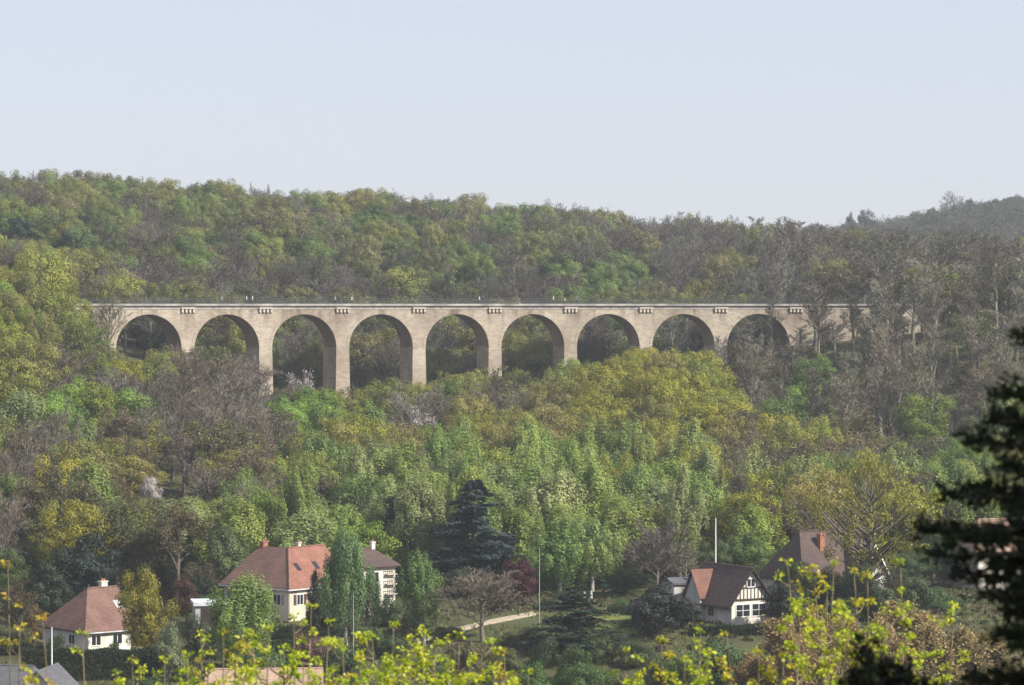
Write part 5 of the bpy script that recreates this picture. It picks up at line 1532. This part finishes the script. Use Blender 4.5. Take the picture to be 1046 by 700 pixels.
for i, (px_, pt, wp, kind, lab) in enumerate(((990, 203, 13, 'pine', 'dark round-headed pine on the far hazy hill, next to the lone bare tree'), (1016, 203, 15, 'pine', 'dark round-headed pine in the middle of the far hill crest'),
        (1038, 199, 15, 'pine', 'dark round-headed pine at the highest end of the far hill'), (868, 217, 14, 'pine', 'dark pine where the far hill first shows over the forest'), (884, 214, 18, 'pine', 'broader dark pine near the low end of the far hill'),
        (972, 195, 30, 'bare', 'lone bare tree standing up from the far hazy hill'))):
    special('leafy' if kind == 'pine' else kind, px_, pt, wp, 1780, (.02, .035, .03) if kind == 'pine' else (.16, .14, .13), lab, var=i, parts=False, group='dark pines on the far hill' if kind == 'pine' else None, **(dict(name='pine_tree', cat='conifer') if kind == 'pine' else {}))
for i, (px_, pt, wp, D_, lab) in enumerate(((20, 222, 36, 782, 'dark cedar on the hillside at the edge of the picture'), (70, 236, 28, 776, 'smaller dark cedar on the hillside beside a larger one'))):
    special('pine', px_, pt, wp, D_, (.018, .03, .026), lab, var=i, parts=False, group='dark cedars on the hillside', name='cedar_tree')

# ------------------------------------------------------------------ foreground: leafing shoots
def sapling(px_, py_, D_, n_cl, seed, colr, label, spread=1.0, name='maple_sapling', lean=0.0):
    """young maple shoot rising from the slope below: stem, side twigs, each tip with a drooping bunch of young leaves"""
    rng = np.random.default_rng(seed)
    x = (px_ - 523) / F * D_
    top = np.array(at(px_, py_, D_))
    b = np.array([x + lean + rng.normal() * .06, D_ + rng.normal() * .1, gz(x, D_) - .1])
    o_ = thing(name, label, 'sapling', b, 0, 'leafing saplings on the near slope')
    T = top - b
    H = T[2]
    m1, m2 = T * .45 + np.append(rng.normal(size=2) * .06, 0), T * .75 + np.append(rng.normal(size=2) * .05, 0)
    gs, gl = Geo(), Geo()
    stem = np.array([[0, 0, 0], m1, m2, T])
    polytube(gs, stem, [.020, .013, .009, .004], 6)
    tips = [(T, np.array([0, 0, 1.0]))]
    vis = 388 * D_ / F - (312 - 0) * 0  # height above which shoots can be in frame
    zlow = at(px_, 715, D_).z - b[2]
    for i in range(int(n_cl * .8)):
        z0 = rng.uniform(max(0, min(zlow - .1, H - .35)), H * .97)
        t = np.interp(z0, stem[:, 2], np.arange(4)); k = min(int(t), 2)
        s = stem[k] + (stem[k + 1] - stem[k]) * (t - k)
        a = rng.uniform(0, 6.28)
        L = rng.uniform(.08, .34) * spread * (1.1 - .5 * z0 / H)
        d = np.array([math.cos(a), math.sin(a) * .7, rng.uniform(.4, 1.4)]); d /= np.linalg.norm(d)
        e = s + d * L
        polytube(gs, [s, (s + e) / 2 + np.array([math.cos(a) * .02, 0, -.01]), e], [.007, .005, .003], 5)
        tips.append((e, d))
        if rng.random() < .35:
            d2 = unit(d + rng.normal(size=3) * .5); e2 = e + d2 * L * .4
            polytube(gs, [e, e2], [.003, .0025], 4); tips.append((e2, d2))
    for e, d in tips:
        k = rng.integers(9, 15)
        a = rng.uniform(0, 6.28, k)
        out = np.stack([np.cos(a), np.sin(a), rng.uniform(-1.1, .5, k)], 1); out = unit(out)
        ln = rng.uniform(.02, .047, k)
        c = e + out * (ln * .62 + rng.uniform(0, .028, k))[:, None] + np.array([0, 0, -.008])
        tt = np.clip(rng.normal(.55, .2) + rng.normal(size=k) * .12, 0, 1)
        nr = np.cross(out, rng.normal(size=(k, 3))) + np.array([0, 0, .6])
        leaves(gl, c, nr, ln, rng, 0, tt, 1.35, out)
        # unfolding bud and flower tuft
        k2 = 6
        c2 = e + rng.normal(size=(k2, 3)) * .014
        leaves(gl, c2, rng.normal(size=(k2, 3)), rng.uniform(.018, .035, k2), rng, 0, rng.uniform(.7, 1, k2), 1.6)
    s_ = link('stem', gs.mesh('stem', [M['sapling_bark']], True), o_)
    l_ = link('foliage', gl.mesh('foliage', [M['young_leaf']]), o_); l_.color = (*colr, 1)
    return o_
YG, YO, OR = (.37, .46, .035), (.46, .45, .04), (.44, .36, .05)
SAP = [(43, 628, 24, 5, OR, 'single shoot with orange-tinged young leaves before the skylight house', .8, 0), (8, 575, 27, 5, OR, 'orange-leaved shoot at the picture edge above the shaded pine', .8, 0),
       (84, 646, 25, 6, YG, 'thin leaning shoot with few leaves before the brown roof', .6, .35), (20, 640, 23, 5, YO, 'low yellow shoot beside the white pole', .7, 0),
       (135, 672, 24, 6, YG, 'sparse low shoot in front of the golden-green young tree', .8, 0), (168, 672, 25, 7, YG, 'short shoot in front of the pale flecked bush', .8, 0),
       (205, 645, 26, 10, YG, 'many-branched shoot in front of the garage', 1, 0), (228, 644, 24, 10, YO, 'yellow-tufted shoot below the dense rounded tree', 1, 0), (258, 648, 27, 10, YO, 'upright shoot with tufted tip below the rounded tree', .9, 0),
       (275, 640, 25, 11, YG, 'tall shoot crossing the small lawn', 1, 0), (300, 628, 26, 12, YG, 'tall leafy shoot just below the cream wall', 1, 0), (318, 618, 25, 12, YG, 'tallest shoot before the L-shaped house', 1, .1),
       (336, 634, 27, 12, YG, 'dense shoot below the dark cypress', 1, 0), (290, 660, 23, 10, YG, 'low dense shoot over the old pinkish roof', 1, 0), (240, 670, 23, 10, YG, 'low spreading shoot at the end of the old pinkish roof', 1, 0),
       (380, 648, 25, 12, YG, 'dense shoot between the thin grey pole and the green birch', 1, 0), (402, 636, 26, 12, YG, 'leafy shoot under the green birch', 1, 0), (420, 650, 24, 13, YG, 'broad leafy shoot below the white post', 1.1, 0),
       (445, 655, 25, 13, YG, 'dense yellow-green shoot below the garden wall', 1.1, 0), (368, 672, 23, 12, YO, 'low yellowish shoot at the foot of the thin grey pole', 1.1, 0), (398, 676, 23, 13, YG, 'low crowded shoot left of the dense middle', 1.1, 0),
       (470, 646, 26, 11, YG, 'shoot before the round leafless tree', 1, 0), (497, 652, 25, 10, YG, 'tufted shoot below the round leafless tree', .9, 0), (515, 664, 24, 9, YO, 'small shoot beside the low conifer', .9, 0), (480, 676, 23, 11, YG, 'low shoot below the olive brown shrub', 1, 0),
       (540, 684, 24, 6, YG, 'isolated low shoot below the bright green shrub', .8, 0), (640, 662, 25, 7, YG, 'shoot in front of the dark bushy conifer', .7, 0), (676, 652, 26, 9, YO, 'yellow-tipped shoot before the grey outbuilding', .8, 0), (716, 642, 25, 11, YG, 'shoot before the gable house side wall', .8, 0),
       (742, 646, 26, 8, YO, 'amber-tipped shoot below the wide ground-floor window', .7, 0), (724, 664, 24, 9, YG, 'low leafy shoot over the large deep green shrub', .9, 0), (700, 672, 24, 9, YG, 'low shoot over the lighter green shrub', .9, 0), (775, 664, 25, 7, YO, 'small amber shoot below the dark hedge', .8, 0),
       (804, 572, 25, 8, YG, 'tall curved shoot overlapping the dark brown roof', .7, .55), (830, 578, 26, 14, YO, 'bushy tall shoot before the red chimney', 1.1, .25), (852, 574, 25, 13, YG, 'bushy tall shoot beside the red chimney', 1.1, .1), (872, 582, 24, 12, YO, 'amber-leaved tall shoot before the white bargeboards', 1.0, .05),
       (886, 586, 26, 11, YO, 'amber and green shoot beside the white gate pillars', 1, 0), (920, 572, 25, 9, YG, 'single tall shoot under the spreading oak', .6, 0), (905, 620, 24, 14, YG, 'leafy shoot leaning toward the dark yew', 1, -.25), (862, 625, 23, 12, YG, 'dense leafy shoot in the middle of the tall cluster', 1.2, 0),
       (838, 640, 23, 14, YG, 'lower leafy shoot in the tall cluster', 1.2, 0), (955, 632, 25, 8, YG, 'grey-stemmed shoot beside the dark yew', .7, .1), (975, 616, 27, 9, YG, 'slender shoot seen against the dark yew', .8, 0), (800, 668, 24, 9, YO, 'amber shoot in front of the dry brown beeches', .9, 0), (930, 664, 23, 9, YG, 'low shoot between the two dark yew clumps', .9, 0)]
SAP += [(350, 655, 24, 10, YG, 'leafy shoot under the thin grey pole before the column birch', 1, 0), (432, 640, 27, 10, YG, 'slim shoot reaching up to the short white post', .9, 0), (458, 672, 24, 11, YG, 'low shoot crossing the garden wall foot', 1, 0), (190, 668, 25, 9, YG, 'low shoot before the garage wall', .9, 0),
        (215, 664, 27, 9, YO, 'yellowish low shoot under the garage door', .9, 0), (310, 668, 24, 11, YG, 'low leafy shoot over the purple-brown bush', 1, 0), (262, 682, 22, 9, YG, 'lowest shoot over the old pinkish roof', 1, 0), (340, 682, 22, 11, YG, 'lowest shoot beside the old pinkish roof', 1, 0), (412, 662, 26, 11, YG, 'tufted shoot between two dense ones under the green birch', 1, 0),
        (385, 688, 22, 11, YG, 'lowest shoot of the dense middle group', 1.1, 0), (435, 688, 22, 11, YG, 'lowest shoot below the short white post', 1.1, 0), (505, 682, 23, 9, YG, 'low shoot below the dull olive shrub', 1, 0), (845, 600, 25, 9, YG, 'leafy shoot filling the tall cluster from behind', 1.1, 0), (818, 612, 24, 12, YG, 'leafy shoot at the near edge of the tall cluster', 1, .1), (888, 640, 23, 9, YG, 'lower leafy shoot above the small yew bush', 1.1, 0), (655, 686, 24, 7, YG, 'low shoot below the dull green shrub', .8, 0)]
for i, (px_, py_, D_, n_, c, lab, spr, ln) in enumerate(SAP):
    sapling(px_, py_, D_, n_, 500 + i, c, lab.replace(' left of the dense middle', ' beside the dense middle group'), spr, lean=ln)
# dry brown beeches behind the shoots
for i, (px_, pt, wp, D_, c, lab) in enumerate(((805, 632, 95, 338, (.34, .25, .11), 'dry brown beech with old leaves nearest the gable house'), (845, 626, 95, 344, (.38, .28, .12), 'dry brown beech behind the tall cluster of shoots'), (885, 634, 95, 336, (.36, .26, .115), 'dry brown beech below the white gate pillars'),
        (930, 616, 100, 346, (.38, .29, .125), 'tallest dry brown beech between the shoots and the yew'), (968, 640, 90, 338, (.32, .25, .11), 'dry brown beech beside the dark yew'), (772, 668, 60, 334, (.31, .22, .10), 'small dry brown beech under the dark hedge'), (1005, 648, 90, 342, (.30, .24, .10), 'dry brown beech partly behind the yew'),
        (825, 655, 90, 330, (.34, .24, .11), 'lower dry brown beech in front of the others at the bottom edge'))):
    special('dry', px_, pt, wp, D_, c, lab, var=i, group='dry brown beeches')

# ------------------------------------------------------------------ foreground: dark yew at the edge, out of focus
rng = np.random.default_rng(42)
DY = 11.0
yb = Vector(((1150 - 523) / F * DY, DY, 0)); yb.z = gz(yb.x, yb.y) - .1
yew = thing('yew_tree', 'near-black yew with ragged boughs reaching in from the side, out of focus', 'yew tree', yb)
gs, gl = Geo(), Geo()
ht = at(1150, 260, DY).z - yb.z
polytube(gs, [[0, 0, 0], [.03, 0, ht * .5], [-.02, 0, ht]], [.09, .07, .02], 8)
TIPS = [(1036, 344, 11.2), (1062, 372, 10.8), (1012, 402, 11.0), (1004, 428, 10.8), (1030, 440, 11.3), (984, 452, 11.0), (1018, 478, 10.7), (992, 500, 11.2), (955, 505, 11.0), (933, 538, 10.9), (962, 548, 11.3), (944, 566, 10.8), (990, 540, 10.6),
        (1010, 575, 11.2), (975, 585, 11.0), (1000, 608, 10.8), (1024, 625, 11.2), (1008, 648, 10.7), (1034, 520, 10.6), (1040, 560, 10.6), (1036, 590, 10.6), (1040, 660, 10.6), (1018, 690, 10.8), (1044, 480, 10.6), (985, 692, 10.9)]
def bough(s, e, k, wid, up=.12):
    mid = (s + e) / 2 + np.array([0, 0, up * np.linalg.norm(e - s)])
    polytube(gs, [s, mid, e], [.02, .012, .004], 5)
    for t in np.linspace(.35, 1.0, 9):
        c0 = (1 - t) ** 2 * s + 2 * t * (1 - t) * mid + t * t * e
        d = unit(np.array(e - s))
        for sgn in (-1, 1):
            tw = unit(d + sgn * unit(np.cross(d, np.array([0, .4, 1.0]))) * .9 + rng.normal(size=3) * .35)
            L = wid * rng.uniform(.6, 1.2) * (1.2 - .7 * t)
            e2 = c0 + tw * L
            polytube(gs, [c0, e2], [.004, .002], 4)
            q = rng.uniform(.05, 1.05, k)
            pos = c0 + tw * (q * L)[:, None] + rng.normal(size=(k, 3)) * .014
            td = unit(tw + rng.normal(size=(k, 3)) * .7)
            leaves(gl, pos + td * .012, rng.normal(size=(k, 3)) + np.array([0, 0, .4]), rng.uniform(.03, .055, k), rng, 0, rng.random(k), 3.2, td)
for px_, py_, D_ in TIPS:
    e = np.array(at(px_ + 14, py_ + 2, D_)) - np.array(yb)
    s = np.array([0, 0, e[2] - .18 * np.linalg.norm(e[:2]) - .05])
    s[2] = min(s[2], ht * .95)
    bough(s, e, 17, .12)
ys = link('trunk', gs.mesh('yew_trunk', [M['bark']], True), yew)
yl = link('crown', gl.mesh('yew_crown', [M['needle']]), yew); yl.color = (.028, .04, .016, 1)
# a smaller dark yew bush lower down
yb2 = Vector(((905 - 523) / F * 12, 12.0, 0)); yb2.z = gz(yb2.x, yb2.y) - .1
yew2 = thing('yew_bush', 'small near-black yew bush poking up at the bottom edge below the tall shoots', 'yew bush', yb2)
gs, gl = Geo(), Geo()
h2 = at(905, 705, 12).z - yb2.z
polytube(gs, [[0, 0, 0], [.02, 0, h2 * .5], [0, 0, h2]], [.05, .04, .01], 7)
for px_, py_, D_ in ((884, 664, 12), (898, 684, 12.1), (878, 690, 11.9), (922, 690, 12), (905, 700, 12.2), (940, 706, 12), (866, 708, 12), (890, 706, 11.8), (955, 712, 12)):
    e = np.array(at(px_, py_, D_)) - np.array(yb2)
    bough(np.array([0, 0, e[2] - .4]), e, 18, .09, .05)
link('trunk', gs.mesh('yew_bush_trunk', [M['bark']], True), yew2)
l2 = link('crown', gl.mesh('yew_bush_crown', [M['needle']]), yew2); l2.color = (.016, .024, .010, 1)
# unseen big tree added beside the viewpoint to put the yew in shade
place('oak', 11.5, 5.2, 15, 11, (.05, .08, .025), 'unseen large oak added beside the viewpoint to shade the dark yew', var=2, rz=0.4)

# ------------------------------------------------------------------ haze
hz = Poly(); hz.box(-4100, 4100, -450, 6100, -50, 75)
m, n, o = newmat('haze_air')
v = N(n, 'ShaderNodeVolumePrincipled')
v.inputs['Color'].default_value = (0.88, 0.94, 1.0, 1)
v.inputs['Density'].default_value = 0.00014
v.inputs['Anisotropy'].default_value = 0.2
n.links.new(v.outputs[0], o.inputs['Volume'])
ho = hz.build('haze', m)
tag(ho, None, None, None, 'stuff')
